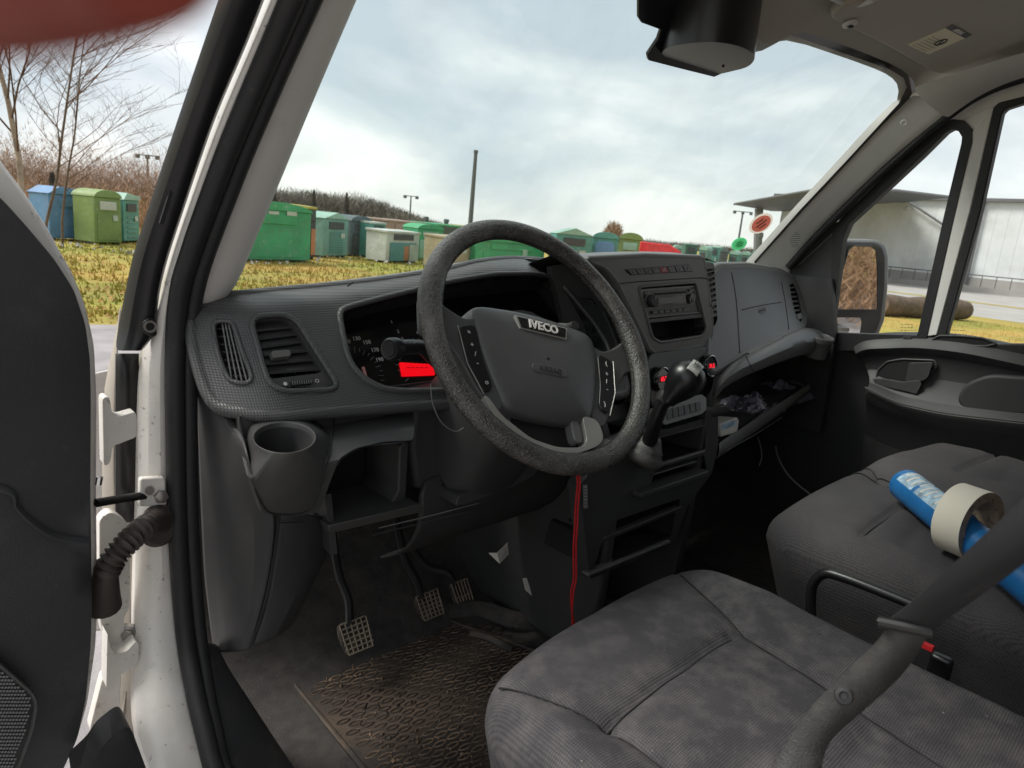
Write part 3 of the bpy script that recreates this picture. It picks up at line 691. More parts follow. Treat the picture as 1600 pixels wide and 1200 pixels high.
for x, y, s in ((612, 503, '1'), (622, 518, '2'), (629, 530, '3'), (652, 520, '4'), (657, 533, '5')): text('gauge_number', s, G([(x, y)], .002)[0], XR, gu, .008, 'mark_white', clu)

# region between hood and centre stack with a vent in it
VPN = Vector((-.25, -.93, .1)).normalized(); VP = PLN((1.06, .97, -.2), VPN)
def H(pts, off=0.0): q = PLN(VP[0] + VPN * off, VPN); return [V(x, y, pl=q) for x, y in pts]
hv = rr(H([(903, 465), (925, 466), (962, 524), (958, 531), (938, 530), (922, 508)]), .006, 3)
mk('centre_side_panel', holed(rr(H([(860, 415), (955, 408), (975, 430), (1000, 500), (1030, 620), (900, 640), (880, 500)]), .01), [hv], VPN, .02), 'dash', dash)
vv = mk('air_vent', wall(hv, -VPN * .03, back=True), 'hole', dash, smooth=0, label='air vent behind the steering wheel rim')
for k in range(5):
    A, B = H([(907 + k * 7, 473 + k * 12), (930 + k * 7, 471 + k * 12)], -.004); u = ZU * .0015; d = Vector((.01, .02, 0))
    mk('slat', prism([A - u, B - u, B + u, A + u], d), 'mark_grey', vv, smooth=0)

# ---- centre stack
YS = .87
SN = Vector((0, -1, .10)).normalized(); SP = PLN((1.23, .872, -.13), SN)
def S(pts, off=0.0): q = PLN(SP[0] + SN * off, SN); return [V(x, y, pl=q) for x, y in pts]
radio_hole = rr(S([(998, 448), (1087, 441), (1104, 514), (1097, 525), (1032, 535), (1019, 528)]), .010, 4)
stack_out = rr(S([(918, 405), (1010, 400), (1100, 403), (1106, 440), (1114, 500), (1113, 528), (1100, 540), (1026, 553), (1016, 545), (990, 490), (967, 442), (950, 420)]), .012, 4)
mk('centre_bezel', holed(stack_out, [radio_hole], SN, .03), 'dash_grey', dash, bevel=.003, smooth=40, label='grey bezel around radio and tray')
mk('bezel_lip', tube(radio_hole, .0032, 8, True), 'dash_grey', dash, smooth=70)
mk('centre_bezel_edge', tube([p - SN * .006 for p in stack_out], .007, 8, True), 'dash_grey', dash, smooth=70)
# top of the centre
tp = S([(918, 405), (960, 402), (1010, 400), (1060, 400), (1102, 403), (1122, 412)], -.004)
rows = [tp, [p + Vector((0, .05, .008)) for p in tp], [p + Vector((0, .14, -.008)) for p in tp], [Vector((p.x, 1.20, -.19)) for p in tp]]
mk('dash_top', loft([catmull(r, 4) for r in rows]), 'dash_grey', dash, subd=1)
mk('tray', wall(radio_hole, -SN * .06, back=True), 'hole', dash, smooth=0, label='empty storage tray under the radio')
mk('seam', join(tube(S([(968, 443), (1000, 440), (1095, 434), (1106, 436)], .0005), .0010, 6)), 'hole', dash)
# switch strip
ss = mk('switch_strip', prism(rr(S([(977, 421), (1077, 413), (1084, 424), (986, 430)], .002), .002, 2), -SN * .006), 'satin_black', dash, bevel=.0008)
for k in range(8):
    t0, t1 = k / 8 + .006, (k + 1) / 8 - .006
    q = [(980 + (1079 - 980) * t0, 421.8 - 7.2 * t0), (980 + 99 * t1, 421.8 - 7.2 * t1), (986 + 96 * t1, 428.8 - 5.2 * t1), (986 + 96 * t0, 428.8 - 5.2 * t0)]
    red = k in (4,)
    b = mk('switch', prism(S(q, .0035), -SN * .004), 'button_red' if red else 'slat', ss, smooth=0, bevel=.0006, label='red hazard light switch' if red else None)
    c = sum(S(q, .004), Vector()) / 4
    if red: mk('mark', join(*[tube([c + XR * (r_ * cos(a)) + ZU * (r_ * sin(a)) for a in (pi / 2, pi * 7 / 6, pi * 11 / 6)], .0005, 5, True) for r_ in (.004, .0022)]), 'mark_white', b, smooth=0)
    elif k != 5: text('mark', ['\u2302', '^', 'x', '=', '', '', '\u25B5', '#'][k] if k in (1, 2, 3, 7) else 'o', c, XR, ZU, .008, 'mark_grey', b)
# radio
rd = mk('radio', prism(rr(S([(1001, 452), (1085, 446), (1096, 489), (1011, 497)], -.004), .002, 2), -SN * .05), 'satin_black', dash, bevel=.0015, label='slim car radio with two knobs and grey display')
mk('frame', ringp(S([(1001, 452), (1085, 446), (1096, 489), (1011, 497)], -.002), S([(1004, 455), (1083, 449), (1093, 487), (1013, 494)], -.002), -SN * .004), 'dash_grey', rd, smooth=0)
mk('disc_slot', prism(S([(1024, 458.5), (1072, 455), (1073, 457.5), (1025, 461)], -.002), -SN * .003), 'hole', rd, smooth=0)
mk('display', prism(rr(S([(1028, 466), (1067, 463), (1069, 472), (1030, 475)], -.001), .001, 2), -SN * .003), 'lcd', rd, smooth=0, label='grey radio display')
mk('display_frame', ringp(S([(1024, 463), (1070, 459), (1073, 474), (1028, 478)], -.0008), S([(1028, 466), (1067, 463), (1069, 472), (1030, 475)], -.0008), -SN * .003), 'gloss_black', rd, smooth=0)
c = S([(1016, 470)], .0)[0]; kb = mk('knob', lathe(c, SN, [(.0125, -.004), (.0125, .010), (.0105, .013), (0, .013)], 26), 'rubber', rd, label='volume knob')
mk('knob_ring', lathe(c, SN, [(.0142, -.004), (.0142, -.001), (.0125, -.001)], 26), 'mark_grey', rd)
mk('pointer', tube([c + SN * .0135 + ZU * .004, c + SN * .0135 + ZU * .010], .0008, 5), 'mark_white', kb)
c = S([(1081, 467)], .0)[0]; mk('dial', lathe(c, SN, [(.0105, -.004), (.0105, .001), (.009, .002), (0, .002)], 24), 'slat', rd)
mk('dial_ring', tube([c + SN * .0022 + XR * cos(a) * .0088 + ZU * sin(a) * .0105 for a in [k * pi / 10 for k in range(20)]], .0006, 5, True), 'mark_white', rd)
for k in range(6):
    x = 1020 + k * 9.6; y = 486.5 - k * .85; q = [(x, y), (x + 8, y - .7), (x + 8.5, y + 3.2), (x + .6, y + 3.9)]
    b = mk('button', prism(S(q, .0), -SN * .004), 'slat', rd, smooth=0, bevel=.0004); text('button_number', str(k + 1), sum(S(q, .0005), Vector()) / 4, XR, ZU, .0035, 'mark_white', b)
for q in ([(1008, 457), (1015, 456.5), (1015.5, 459.5), (1008.6, 460)], [(1078, 452), (1084, 451.5), (1084.6, 455), (1078.6, 455.4)], [(1010, 462), (1019, 461.3), (1019.4, 463.5), (1010.4, 464)]): mk('button', prism(S(q, .0), -SN * .003), 'mark_grey', rd, smooth=0)
mk('radio_shelf', prism(S([(1013, 499), (1096, 490), (1098, 496), (1015, 505)], .0), -SN * .05), 'dash', dash, smooth=0, bevel=.001)

# tall vent right of the stack
tv = rr(S([(1103, 420), (1116, 420), (1121, 500), (1117, 509), (1112, 508)], -.006), .004, 3)
vv = mk('air_vent', wall(tv, -SN * .03, back=True), 'hole', dash, smooth=0, label='tall air vent between radio and passenger panel')
for k in range(9):
    A, B = S([(1103.5 + k * .9, 427 + k * 8.6), (1118 + k * .3, 422 + k * 8.8)], -.003); u = ZU * .0014
    mk('slat', prism([A - u, B - u, B + u, A + u], Vector((.012, .02, .012))), 'mark_grey', vv, smooth=0)
mk('vent_tab', prism(S([(1112, 474), (1119, 470), (1120, 476), (1113, 480)], .003), -SN * .01), 'mark_grey', vv, smooth=0, bevel=.001)
mk('vent_cap', prism(rr(S([(1101, 409), (1115, 411), (1118, 420), (1104, 421)], -.002), .003, 2), -SN * .03), 'satin_black', dash, bevel=.001)

# climate control panel
CN = Vector((0, -1, .22)).normalized(); CPL = PLN((1.23, .838, -.33), CN)
def K(pts, off=0.0): q = PLN(CPL[0] + CN * off, CN); return [V(x, y, pl=q) for x, y in pts]
mk('climate_panel', prism(rr(K([(1012, 560), (1020, 552), (1100, 541), (1112, 546), (1118, 575), (1112, 612), (1100, 622), (1040, 636), (1020, 640), (1010, 600)]), .008, 3), -CN * .03), 'satin_black', dash, bevel=.002)
for cx, cy, dg in ((1030, 592, '65'), (1105, 572, '71')):
    c = K([(cx, cy)], .0)[0]
    kn = mk('climate_knob', lathe(c, CN, [(.0245, 0), (.0245, .008), (.022, .012), (.022, .010), (0, .010)], 30), 'gloss_black', dash, label='left climate knob with red digits' if cx < 1050 else 'right climate knob with red digits')
    uu = Vector((0, .2, 1)).normalized()
    for a0, a1 in ((40, 150), (215, 330)):
        mk('ring_arc', tube([c + CN * .0125 + (XR * cos(radians(a)) + uu * sin(radians(a))) * .0232 for a in range(a0, a1, 8)], .0013, 6), 'chrome', kn)
    mk('display', prism([c + CN * .011 + XR * sx * .017 + uu * sz * .0065 for sx, sz in ((-1, -1), (1, -1), (1, 1), (-1, 1))], -CN * .001), 'satin_black', kn, smooth=0)
    text('digits', dg + '.5', c + CN * .0125, XR, uu, .0125, 'red_digit', kn, bold=.0002)
    kk = tube([c + CN * .006 + (XR * cos(a) + uu * sin(a)) * .0250 for a in [k * pi / 15 for k in range(30)]], .0014, 6, True); mk('knob_grip', kk, 'satin_black', kn)
# row of six buttons
BN = Vector((0, -1, .45)).normalized(); BPL = PLN((1.23, .785, -.41), BN)
def B_(pts, off=0.0): q = PLN(BPL[0] + BN * off, BN); return [V(x, y, pl=q) for x, y in pts]
mk('button_panel', prism(rr(B_([(1036, 633), (1097, 616), (1104, 622), (1104, 640), (1097, 647), (1040, 664), (1034, 660)]), .004, 3), -BN * .04), 'panel_grey', dash, bevel=.002)
for k in range(6):
    t0, t1 = k / 6 + .01, (k + 1) / 6 - .01; q = [(1041 + 54 * t0, 640 - 13 * t0), (1041 + 54 * t1, 640 - 13 * t1), (1043 + 54 * t1, 656 - 15 * t1), (1043 + 54 * t0, 656 - 15 * t0)]
    mk('button', prism(B_(q, .002), -BN * .004), 'dash', dash, smooth=0, bevel=.0006)

# ---- lower centre console
LN = Vector((0, -1, .04)).normalized(); LP = PLN((1.2, .79, -.5), LN)
def Q(pts, off=0.0): q = PLN(LP[0] + LN * off, LN); return [V(x, y, pl=q) for x, y in pts]
bin1 = rr(Q([(1028, 684), (1104, 664), (1103, 702), (1030, 724)]), .006, 3)
bin2 = rr(Q([(1024, 733), (1100, 711), (1104, 733), (1015, 763)]), .004, 3)
bin3 = rr(Q([(958, 815), (1062, 779), (1062, 791), (945, 840)]), .004, 3)
bin4 = rr(Q([(940, 848), (1056, 800), (1048, 838), (928, 890)]), .006, 3)
lc = Q([(1012, 672), (1045, 670), (1108, 652), (1122, 652), (1122, 700), (1112, 740), (1075, 790), (1052, 850), (922, 905), (905, 760), (960, 690)])
mk('console_front', holed(lc, [bin1, bin2, bin3, bin4], LN, .03), 'dash_dark', dash, smooth=30)
for i, b in enumerate((bin1, bin2, bin3, bin4)):
    mk('storage_bin', wall(b, -LN * (.14 if i in (0, 3) else .1), back=True), 'hole', dash, smooth=0)
mk('bin_rim', tube(bin1, .0018, 6, True), 'dash', dash)
def lipbar(a, b, h, out, m='dash', name='shelf_lip'):
    A, Bp = Q([a, b], out); 
    return mk(name, prism([A, Bp, Bp - ZU * h, A - ZU * h], Vector((0, out + .01, 0))), m, dash, bevel=.0015)
lipbar((1028, 727), (1102, 704), .004, .004, 'dash_grey'); lipbar((1020, 741), (1090, 720), .004, .004)
lipbar((1003, 771), (1108, 736), .010, .022, 'dash', 'shelf_lip'); lipbar((1010, 763), (1080, 740), .003, .01, 'dash')
lipbar((943, 841), (1066, 791), .004, .004, 'dash'); lipbar((920, 897), (1048, 845), .006, .008, 'dash_grey')
# driver-side flank of the console and tunnel
xs = 1.0
fl_ = [Vector((1.012, .79, -.50)), Vector((.995, .785, -.72)), Vector((.99, .80, -.90)), Vector((.99, 1.30, -.90)), Vector((.99, 1.30, -.25)), Vector((1.0, .93, -.25)), Vector((1.01, .86, -.36))]
fk = mk('console_flank', prism(fl_, (.03, 0, 0)), 'dash_dark', dash, bevel=.008)
mk('info_label', prism([V(911, 758, y=.786), V(918, 757, y=.786), V(919, 794, y=.786), V(912, 795, y=.786)], (0, .001, 0)), 'mark_grey', dash, smooth=0)
for k in range(7): A, B = V(912.5, 761 + k * 5, y=.785), V(917, 760.5 + k * 5, y=.785); mk('print', tube([A, B], .0006, 4), 'mark_white', dash, smooth=0)
# knee panel that hides the bulkhead, curved, under the column
rows = []
for x in (.62, .72, .82, .92, 1.0):
    rows.append([Vector((x, .90 + .02 * (x - .62), -.44)), Vector((x, .88, -.50)), Vector((x, .90, -.56)), Vector((x, .96, -.62)), Vector((x, 1.05, -.66))])
mk('knee_cover', loft(rows), 'dash_dark', dash, subd=1, solid=.004)

# ---- passenger side
def Rp(px, py):  # passenger face depth: bulges rearwards towards the lower edge
    d = MVI.to_3x3() @ ray(px, py)
    n = Vector((.10, -.82, .42)).normalized(); p0 = Vector((1.75, .915, -.19))
    return d * (p0.dot(n) / d.dot(n))
RN = Vector((.10, -.82, .42)).normalized()
def R_(pts, off=0.0): return [Rp(*p) + RN * off for p in pts]
ro = rr(R_([(1118, 425), (1128, 413), (1170, 414), (1222, 422), (1246, 432), (1258, 455), (1267, 490), (1262, 506), (1245, 516), (1205, 532), (1165, 554), (1130, 578), (1122, 560), (1120, 500)]), .015, 4)
ev = rr(R_([(1236, 444), (1244, 441), (1252, 460), (1258, 492), (1255, 502), (1247, 498), (1240, 470)]), .005, 3)
def rb(q): 
    s = (q.x - 1.75) / .35; return RN * (-.02 * s * s)
mk('passenger_panel', holed(ro, [ev], RN, .03, grid=.03, fn=rb), 'dash_grey', dash, smooth=50, bevel=0, label='smooth grey passenger airbag panel')
mk('passenger_panel_edge', tube([p + rb(p) - RN * .010 for p in ro], .012, 10, True), 'dash_grey', dash, smooth=70)
vv = mk('air_vent', wall([p + rb(p) for p in ev], -RN * .03, back=True), 'hole', dash, smooth=0, label='air vent at the passenger door end')
for k in range(7):
    A, B = R_([(1237.5 + k * 1.6, 449 + k * 7.2), (1248 + k * 1.4, 447 + k * 7.2)], -.003); A += rb(A); B += rb(B); u = ZU * .0016
    mk('slat', prism([A - u, B - u, B + u, A + u], Vector((.01, .02, 0))), 'mark_grey', vv, smooth=0)
mk('vent_tab', prism([p + rb(p) for p in R_([(1248, 490), (1254, 488), (1256, 496), (1250, 499)], .003)], -RN * .01), 'mark_grey', vv, smooth=0, bevel=.001)
sm = []
for pts in ([(1146, 425), (1154, 470), (1162, 550)], [(1162, 483), (1190, 477), (1221, 472)], [(1222, 440), (1228, 475), (1233, 515)]):
    sm.append(tube([p + rb(p) for p in catmull(R_(pts, .0003), 5)], .0011, 6))
mk('seam', join(*sm), 'hole', dash)
c = Rp(1191, 485); c += rb(c) + RN * .001; ru = (Rp(1200, 483) - Rp(1182, 487)).normalized(); uu = RN.cross(ru)
uu = uu if uu.z > 0 else -uu
mk('airbag_emblem', tube([c + ru * cos(a) * .022 + uu * sin(a) * .0075 for a in [k * pi / 14 for k in range(28)]], .0007, 5, True), 'mark_grey', dash); text('airbag_text', 'AIRBAG', c, ru, uu, .009, 'mark_grey', dash)
# top of the passenger side
tp = [p + rb(p) for p in R_([(1122, 416), (1135, 413), (1170, 414), (1205, 419), (1235, 427), (1256, 450)], -.004)]
rows = [tp, [p + Vector((0, .05, .0)) for p in tp], [Vector((p.x, 1.10, -.115)) for p in tp], [Vector((p.x, 1.20, -.20)) for p in tp]]
mk('dash_top', loft([catmull(r, 4) for r in rows]), 'dash_grey', dash, subd=1)
mk('dash_end', prism([Vector((2.06, .90, -.14)), Vector((2.09, 1.2, -.14)), Vector((2.09, 1.2, -.6)), Vector((2.07, .86, -.6)), Vector((2.06, .86, -.3))], (.02, 0, 0)), 'dash_dark', dash)
# handle strip under the airbag panel
A, B = [p + rb(p) + Vector((0, -.005, 0)) for p in R_([(1168, 553), (1215, 528)], .004)]; mk('glovebox_handle', tube([A, B], .0058, 8), 'dash_grey', dash)
# upper roll of the parcel shelf (light band that sweeps from the stack to the right cup holder)
up = [(1112, 610), (1122, 588), (1150, 562), (1185, 545), (1225, 525), (1255, 512), (1280, 516), (1302, 530)]
lo = [(1117, 640), (1130, 615), (1155, 598), (1188, 583), (1228, 568), (1262, 558), (1288, 556), (1306, 560)]
yy = [.815, .80, .80, .815, .835, .865, .875, .885]
r0 = [V(*p, y=y + .05) for p, y in zip(up, yy)]; r1 = [V(*p, y=y + .012) for p, y in zip(up, yy)]; rmid = [V((a[0] * .5 + b[0] * .5), (a[1] * .5 + b[1] * .5), y=y - .012) for a, b, y in zip(up, lo, yy)]
r2 = [V(*p, y=y) for p, y in zip(lo, yy)]; r3 = [p + Vector((0, .03, .004)) for p in r2]; r4 = [p + Vector((0, .2, .0)) for p in r2]
mk('shelf_top_roll', loft([catmull(r, 5) for r in (r0, r1, rmid, r2, r3, r4)]), 'dash_grey', dash, subd=1, solid=.003, label='rounded grey roll above the open parcel shelf')
mk('seam', tube([V(1165, 556, y=.79), V(1172, 570, y=.785), V(1180, 586, y=.79)], .0010, 6), 'hole', dash)
# shelf lip
up = [(1122, 690), (1150, 672), (1190, 645), (1230, 620), (1264, 598)]; lo = [(1124, 709), (1150, 692), (1190, 664), (1232, 634), (1268, 606)]
yy = [.785, .80, .83, .86, .89]
r0 = [V(*p, y=y + .03) + Vector((0, 0, -.01)) for p, y in zip(up, yy)]; r1 = [V(*p, y=y + .005) for p, y in zip(up, yy)]; r2 = [V(*p, y=y) for p, y in zip(lo, yy)]; r3 = [p + Vector((0, .01, -.03)) for p in r2]; r4 = [p + Vector((0, .20, -.05)) for p in r2]
mk('shelf_lip', loft([catmull(r, 5) for r in (r0, r1, r2, r3, r4)]), 'dash_grey', dash, subd=1, solid=.003, label='raised grey front edge of the parcel shelf')
sf = [p + Vector((0, .02, -.012)) for p in r1]
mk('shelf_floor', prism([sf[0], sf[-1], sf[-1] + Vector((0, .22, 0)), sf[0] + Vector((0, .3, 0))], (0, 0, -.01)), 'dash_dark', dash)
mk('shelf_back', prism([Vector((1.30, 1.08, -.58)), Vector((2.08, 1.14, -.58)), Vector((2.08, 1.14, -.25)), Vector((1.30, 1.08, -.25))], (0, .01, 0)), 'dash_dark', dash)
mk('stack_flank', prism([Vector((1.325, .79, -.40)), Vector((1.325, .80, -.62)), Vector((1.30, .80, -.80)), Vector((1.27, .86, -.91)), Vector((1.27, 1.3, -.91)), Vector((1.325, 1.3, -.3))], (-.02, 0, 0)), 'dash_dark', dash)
mk('shelf_underside_edge', tube([V(1125, 709, y=.79), V(1175, 682, y=.82), V(1222, 652, y=.86)], .0015, 6), 'dash', dash)
# right cup holder at the door end
c = V(1281, 526, y=.875); ax = Vector((0, -.15, 1)).normalized()
ch = mk('cup_holder', lathe(c, ax, [(.0405, -.012), (.0405, .0), (.038, .0035), (.0355, .0), (.034, -.06), (0, -.06)], 30, caps=False), 'dash_grey', dash, label='round cup holder at the passenger door end')
mk('well', lathe(c, ax, [(.0335, -.055), (0, -.054)], 24), 'hole', ch)
mk('cup_housing', prism(rr([V(1250, 516, y=.95), V(1300, 520, y=.95), V(1309, 545, y=.90), V(1304, 575, y=.90), V(1290, 610, y=.93), V(1262, 600, y=.93), V(1255, 560, y=.93)], .01), (0, .15, -.02)), 'dash', dash, bevel=.01)

# ---- driver side lower dashboard
# end cap beside the weatherstrip and the lower side panel with its crease
mk('dash_end_cap', prism(rr(VL([(304, 500), (322, 480), (350, 470), (400, 560), (400, 660), (330, 650), (303, 610)], y=1.03), .008, 3), (0, .12, 0)), 'dash_dark', dash, bevel=.006)
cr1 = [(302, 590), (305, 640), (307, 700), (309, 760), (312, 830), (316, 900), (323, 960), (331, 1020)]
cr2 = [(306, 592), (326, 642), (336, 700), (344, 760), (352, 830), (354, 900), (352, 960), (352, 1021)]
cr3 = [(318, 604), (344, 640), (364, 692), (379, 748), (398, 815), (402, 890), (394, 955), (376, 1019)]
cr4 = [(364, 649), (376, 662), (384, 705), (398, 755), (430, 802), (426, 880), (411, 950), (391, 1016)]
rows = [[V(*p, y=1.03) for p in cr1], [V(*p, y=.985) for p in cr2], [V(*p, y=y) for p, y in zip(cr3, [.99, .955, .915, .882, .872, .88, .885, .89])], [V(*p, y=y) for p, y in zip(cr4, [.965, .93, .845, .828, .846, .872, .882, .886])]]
mk('lower_side_panel', loft([catmull(r, 4) for r in rows]), 'dash_shade', dash, subd=1, solid=.004, label='lower side panel beside the door opening, shade painted into its plastic')
# knee bolster left of the column
a1 = [(437, 802), (428, 870), (412, 950), (392, 1014)]; a2 = [(470, 800), (478, 850), (468, 925), (430, 1000)]; a3 = [(520, 812), (515, 850), (492, 905), (452, 985)]
rows = [[V(*p, y=y) for p, y in zip(a1, (.85, .87, .885, .885))], [V(*p, y=y) for p, y in zip(a2, (.85, .87, .88, .88))], [V(*p, y=.90) for p in a3], [V(p[0] + 6, p[1] - 8, y=.99) for p in a3]]
mk('knee_panel', loft([catmull(r, 4) for r in rows]), 'dash_dark', dash, subd=1, solid=.004)
mk('seam', tube(catmull([V(437, 802, y=.846), V(428, 870, y=.866), V(412, 950, y=.878), V(389, 1014, y=.88)], 5), .0013, 6), 'hole', dash)
mk('seam', tube([V(437, 817, y=.851), V(474, 816, y=.851)], .0009, 6), 'hole', dash)
# field below the fascia with the cup holder swelling out of it
hu = rr(VL([(372, 648), (442, 651), (522, 646), (640, 634), (648, 650), (646, 688), (600, 690), (556, 700), (530, 716), (512, 760), (497, 800), (470, 806), (441, 806), (410, 802), (392, 750), (380, 700)], y=.850), .008, 3)
def kb_(q):   # a shelf that comes forward from under the fascia, rolls over and falls back below
    if q.z > -.362: y_ = .80 + .105 * min(1, (q.z + .362) / .055)
    else: y_ = .80 + .040 * min(1, (-.362 - q.z) / .10)
    y_ += .07 * max(0, min(1, (.335 - q.x) / .03)) * 0
    return q * (y_ / q.y - 1)
shield = catmull([Vector((x, y, 0)) for x, y in ((500, 662), (516, 684), (509, 722), (498, 762), (486, 790), (466, 801), (441, 803), (420, 798), (404, 772), (394, 738), (386, 700), (388, 668), (410, 655), (444, 651), (475, 652))], 4, True)
hc3 = [V(p.x, p.y, y=.850) for p in shield]
low_edge = [p + kb_(p) for p in VL([(648, 650), (647, 672), (644, 688), (622, 691), (600, 692), (576, 695), (556, 701), (530, 717), (520, 740), (512, 762), (505, 782), (497, 802)], y=.85)]
mk('shelf_underside', loft([low_edge, [p + Vector((0, .03, -.008)) for p in low_edge], [p + Vector((0, .19, -.012)) for p in low_edge]]), 'dash_dark', dash, smooth=60, subd=1, solid=.003)
mk('lower_fascia', holed(hu, [hc3], Vector((0, -1, 0)), .012, grid=.009, fn=kb_), 'dash', dash, smooth=60, label='dark panel around the cup holder below the fascia')
cN = Vector((0, -.10, 1)).normalized(); cc = V(444, 684, y=.828); RP = (cc, cN)
def rimpt(th, k, dz=0.0): q = V(444 + 49.5 * k * cos(th), 684 + 24.5 * k * sin(th), pl=RP); return q + cN * dz
rws = [[] for _ in range(7)]
for p in shield:
    th = atan2((p.y - 684) / 24.5, (p.x - 444) / 49.5); a = rimpt(th, 1.0); b = V(p.x, p.y, y=.850); b = b + kb_(b)
    rws[0].append(rimpt(th, .93, -.006)); rws[1].append(rimpt(th, .965, .0015)); rws[2].append(rimpt(th, 1.02, .001)); ax_, ay_ = PX(a)
    for j, t in enumerate((.12, .35, .7, 1.0)):
        dn_ = 1 if p.y > 684 else 0
        yy_ = a.y + (b.y - a.y) * (t ** (1.4 if dn_ else 1)); rws[3 + j].append(V(ax_ + (p.x - ax_) * t, ay_ + (p.y - ay_) * t, y=yy_))
cup = mk('cup_holder', loft(rws, close=True), 'dash', dash, smooth=60, subd=1, label='empty round cup holder beside the steering column')
ring_ = [rimpt(2 * pi * k / 40, .93, -.006) for k in range(40)]; cb_ = sum(ring_, Vector()) / 40
g = loft([ring_, [cb_ + (p - cb_) * .84 - ZU * .035 + YF * .012 for p in ring_], [cb_ + (p - cb_) * .66 - ZU * .068 + YF * .028 for p in ring_]], close=True); g[1].append(tuple(range(80, 120)))
mk('well', g, 'dash_dark', cup, smooth=50)
mk('seam', tube(catmull([p + kb_(p) + Vector((0, -.0006, 0)) for p in VL([(522, 648), (519, 684), (511, 722), (500, 762), (488, 791), (466, 803), (441, 804)], y=.850)], 4), .0011, 6), 'hole', dash)
mk('seam', tube(catmull([p + kb_(p) + Vector((0, -.0006, 0)) for p in VL([(374, 650), (383, 700), (392, 740), (402, 774), (418, 799), (441, 804)], y=.850)], 4), .0011, 6), 'hole', dash)
# open recess beside the column: roof, back, side rib, floor ledge
mk('fascia_underside', prism([Vector((.33, .95, -.30)), Vector((.98, .94, -.305)), Vector((.98, 1.1, -.31)), Vector((.33, 1.1, -.31))], (0, 0, .008)), 'dash_dark', dash)
mk('recess_back', prism(VL([(470, 680), (660, 680), (660, 800), (470, 840)], y=1.0), (0, .01, 0)), 'hole', dash)
rib = VL([(632, 690), (624, 700), (622, 768), (612, 786), (634, 790), (640, 690)], y=.88); mk('recess_rib', prism(rib, (0, .10, 0)), 'dash_dark', dash, bevel=.003)
A = [V(512, 822, y=.86), V(600, 802, y=.85), V(655, 788, y=.85), V(665, 793, y=.85), V(662, 800, y=.855), V(600, 814, y=.86), V(515, 834, y=.87)]
mk('ledge', prism(rr(A, .003, 2), (0, .12, 0)), 'dash', dash, bevel=.002)
mk('trim_line', tube([V(592, 825, y=.87), V(680, 804, y=.87), V(752, 785, y=.87)], .0009, 6), 'mark_grey', dash); mk('trim_line', tube([V(582, 836, y=.88), V(745, 796, y=.88)], .0009, 6), 'dash', dash)
mk('recess_side', prism([Vector((.455, .87, -.42)), Vector((.455, 1.0, -.42)), Vector((.47, 1.0, -.52)), Vector((.465, .87, -.52))], (-.01, 0, 0)), 'dash_dark', dash)
q = VL([(716, 775), (762, 758), (790, 752), (822, 722), (842, 712), (850, 722), (832, 745), (800, 762), (775, 770), (730, 788), (712, 792)], y=.84); mk('column_bracket', prism(rr(q, .006, 3), (0, .06, 0)), 'dash_dark', dash, bevel=.004)

# ---- steering column shroud with stalks
col = thing('steering_column', 'black steering column shroud with control stalks behind the wheel', 'steering column', (.75, .9, -.35))
WC = Vector((.75, .747, -.193)); WV = Vector((0, .246, .325)).normalized(); WN = XR.cross(WV)   # WN towards the driver
WN = -WN if WN.y > 0 else WN
sh = []
for s, w_, h0, h1 in ((.045, .062, .055, -.075), (.07, .078, .062, -.090), (.12, .088, .064, -.11), (.18, .09, .06, -.14), (.26, .088, .05, -.17)):
    c = WC - WN * s - ZU * .012; ring = []
    for k in range(24):
        a = 2 * pi * k / 24; X = math.copysign(abs(cos(a)) ** .55, cos(a)) * w_; Z = math.copysign(abs(sin(a)) ** .55, sin(a)); Z = Z * (h0 if Z > 0 else -h1)
        ring.append(c + XR * X + WV * Z)
    sh.append(ring)
g = loft(sh, close=True); g[1].append(tuple(range(23, -1, -1)))
mk('shroud', g, 'dash_dark', col, subd=1)
mk('shroud_lower', prism(rr(VL([(648, 618), (700, 606), (790, 628), (830, 664), (838, 700), (800, 730), (740, 742), (700, 752), (652, 768), (641, 700)], y=.90), .012, 4), (0, .10, 0)), 'dash_dark', col, bevel=.012, seg=4)
mk('seam', tube(catmull([V(673, 600, y=.83), V(676, 630, y=.83), V(690, 660, y=.83), V(712, 674, y=.83), V(730, 664, y=.83)], 6), .0009, 6), 'mark_grey', col)
# left stalk
A, B, C_, E_ = V(604, 546, y=.80), V(660, 541, y=.83), V(682, 562, y=.85), V(712, 590, y=.87)
st = mk('stalk', tube(catmull([V(614, 545, y=.805), V(645, 542, y=.82), V(662, 545, y=.83), V(682, 566, y=.85), V(716, 592, y=.88)], 6), lambda t: .0115 - .002 * t, 14, flat=1.0), 'satin_black', col, label='left control stalk with rotating end')
ax = (A - B).normalized(); mk('end_knob', lathe(V(618, 545, y=.807), ax, [(.0150, -.004), (.0158, .0), (.0158, .012), (.0135, .0155), (.0115, .0150), (.0105, .017), (0, .0165)], 26), 'satin_black', st)
mk('marks', join(*[tube([V(625 + i * 7, 536, y=.798), V(629 + i * 7, 536, y=.80)], .0008, 4) for i in range(4)]), 'mark_grey', st, smooth=0)
mk('stalk', tube(catmull([V(899, 508, y=.80), V(888, 512, y=.82), V(868, 512, y=.86), V(845, 520, y=.9)], 5), .008, 12), 'dash', col, label='right control stalk seen over the airbag cover')
# ignition barrel
mk('ignition_lock', lathe(V(890, 700, y=.86), (.6, -.8, .1), [(.016, -.05), (.016, .0), (.012, .004), (0, .004)], 20), 'dash', col)

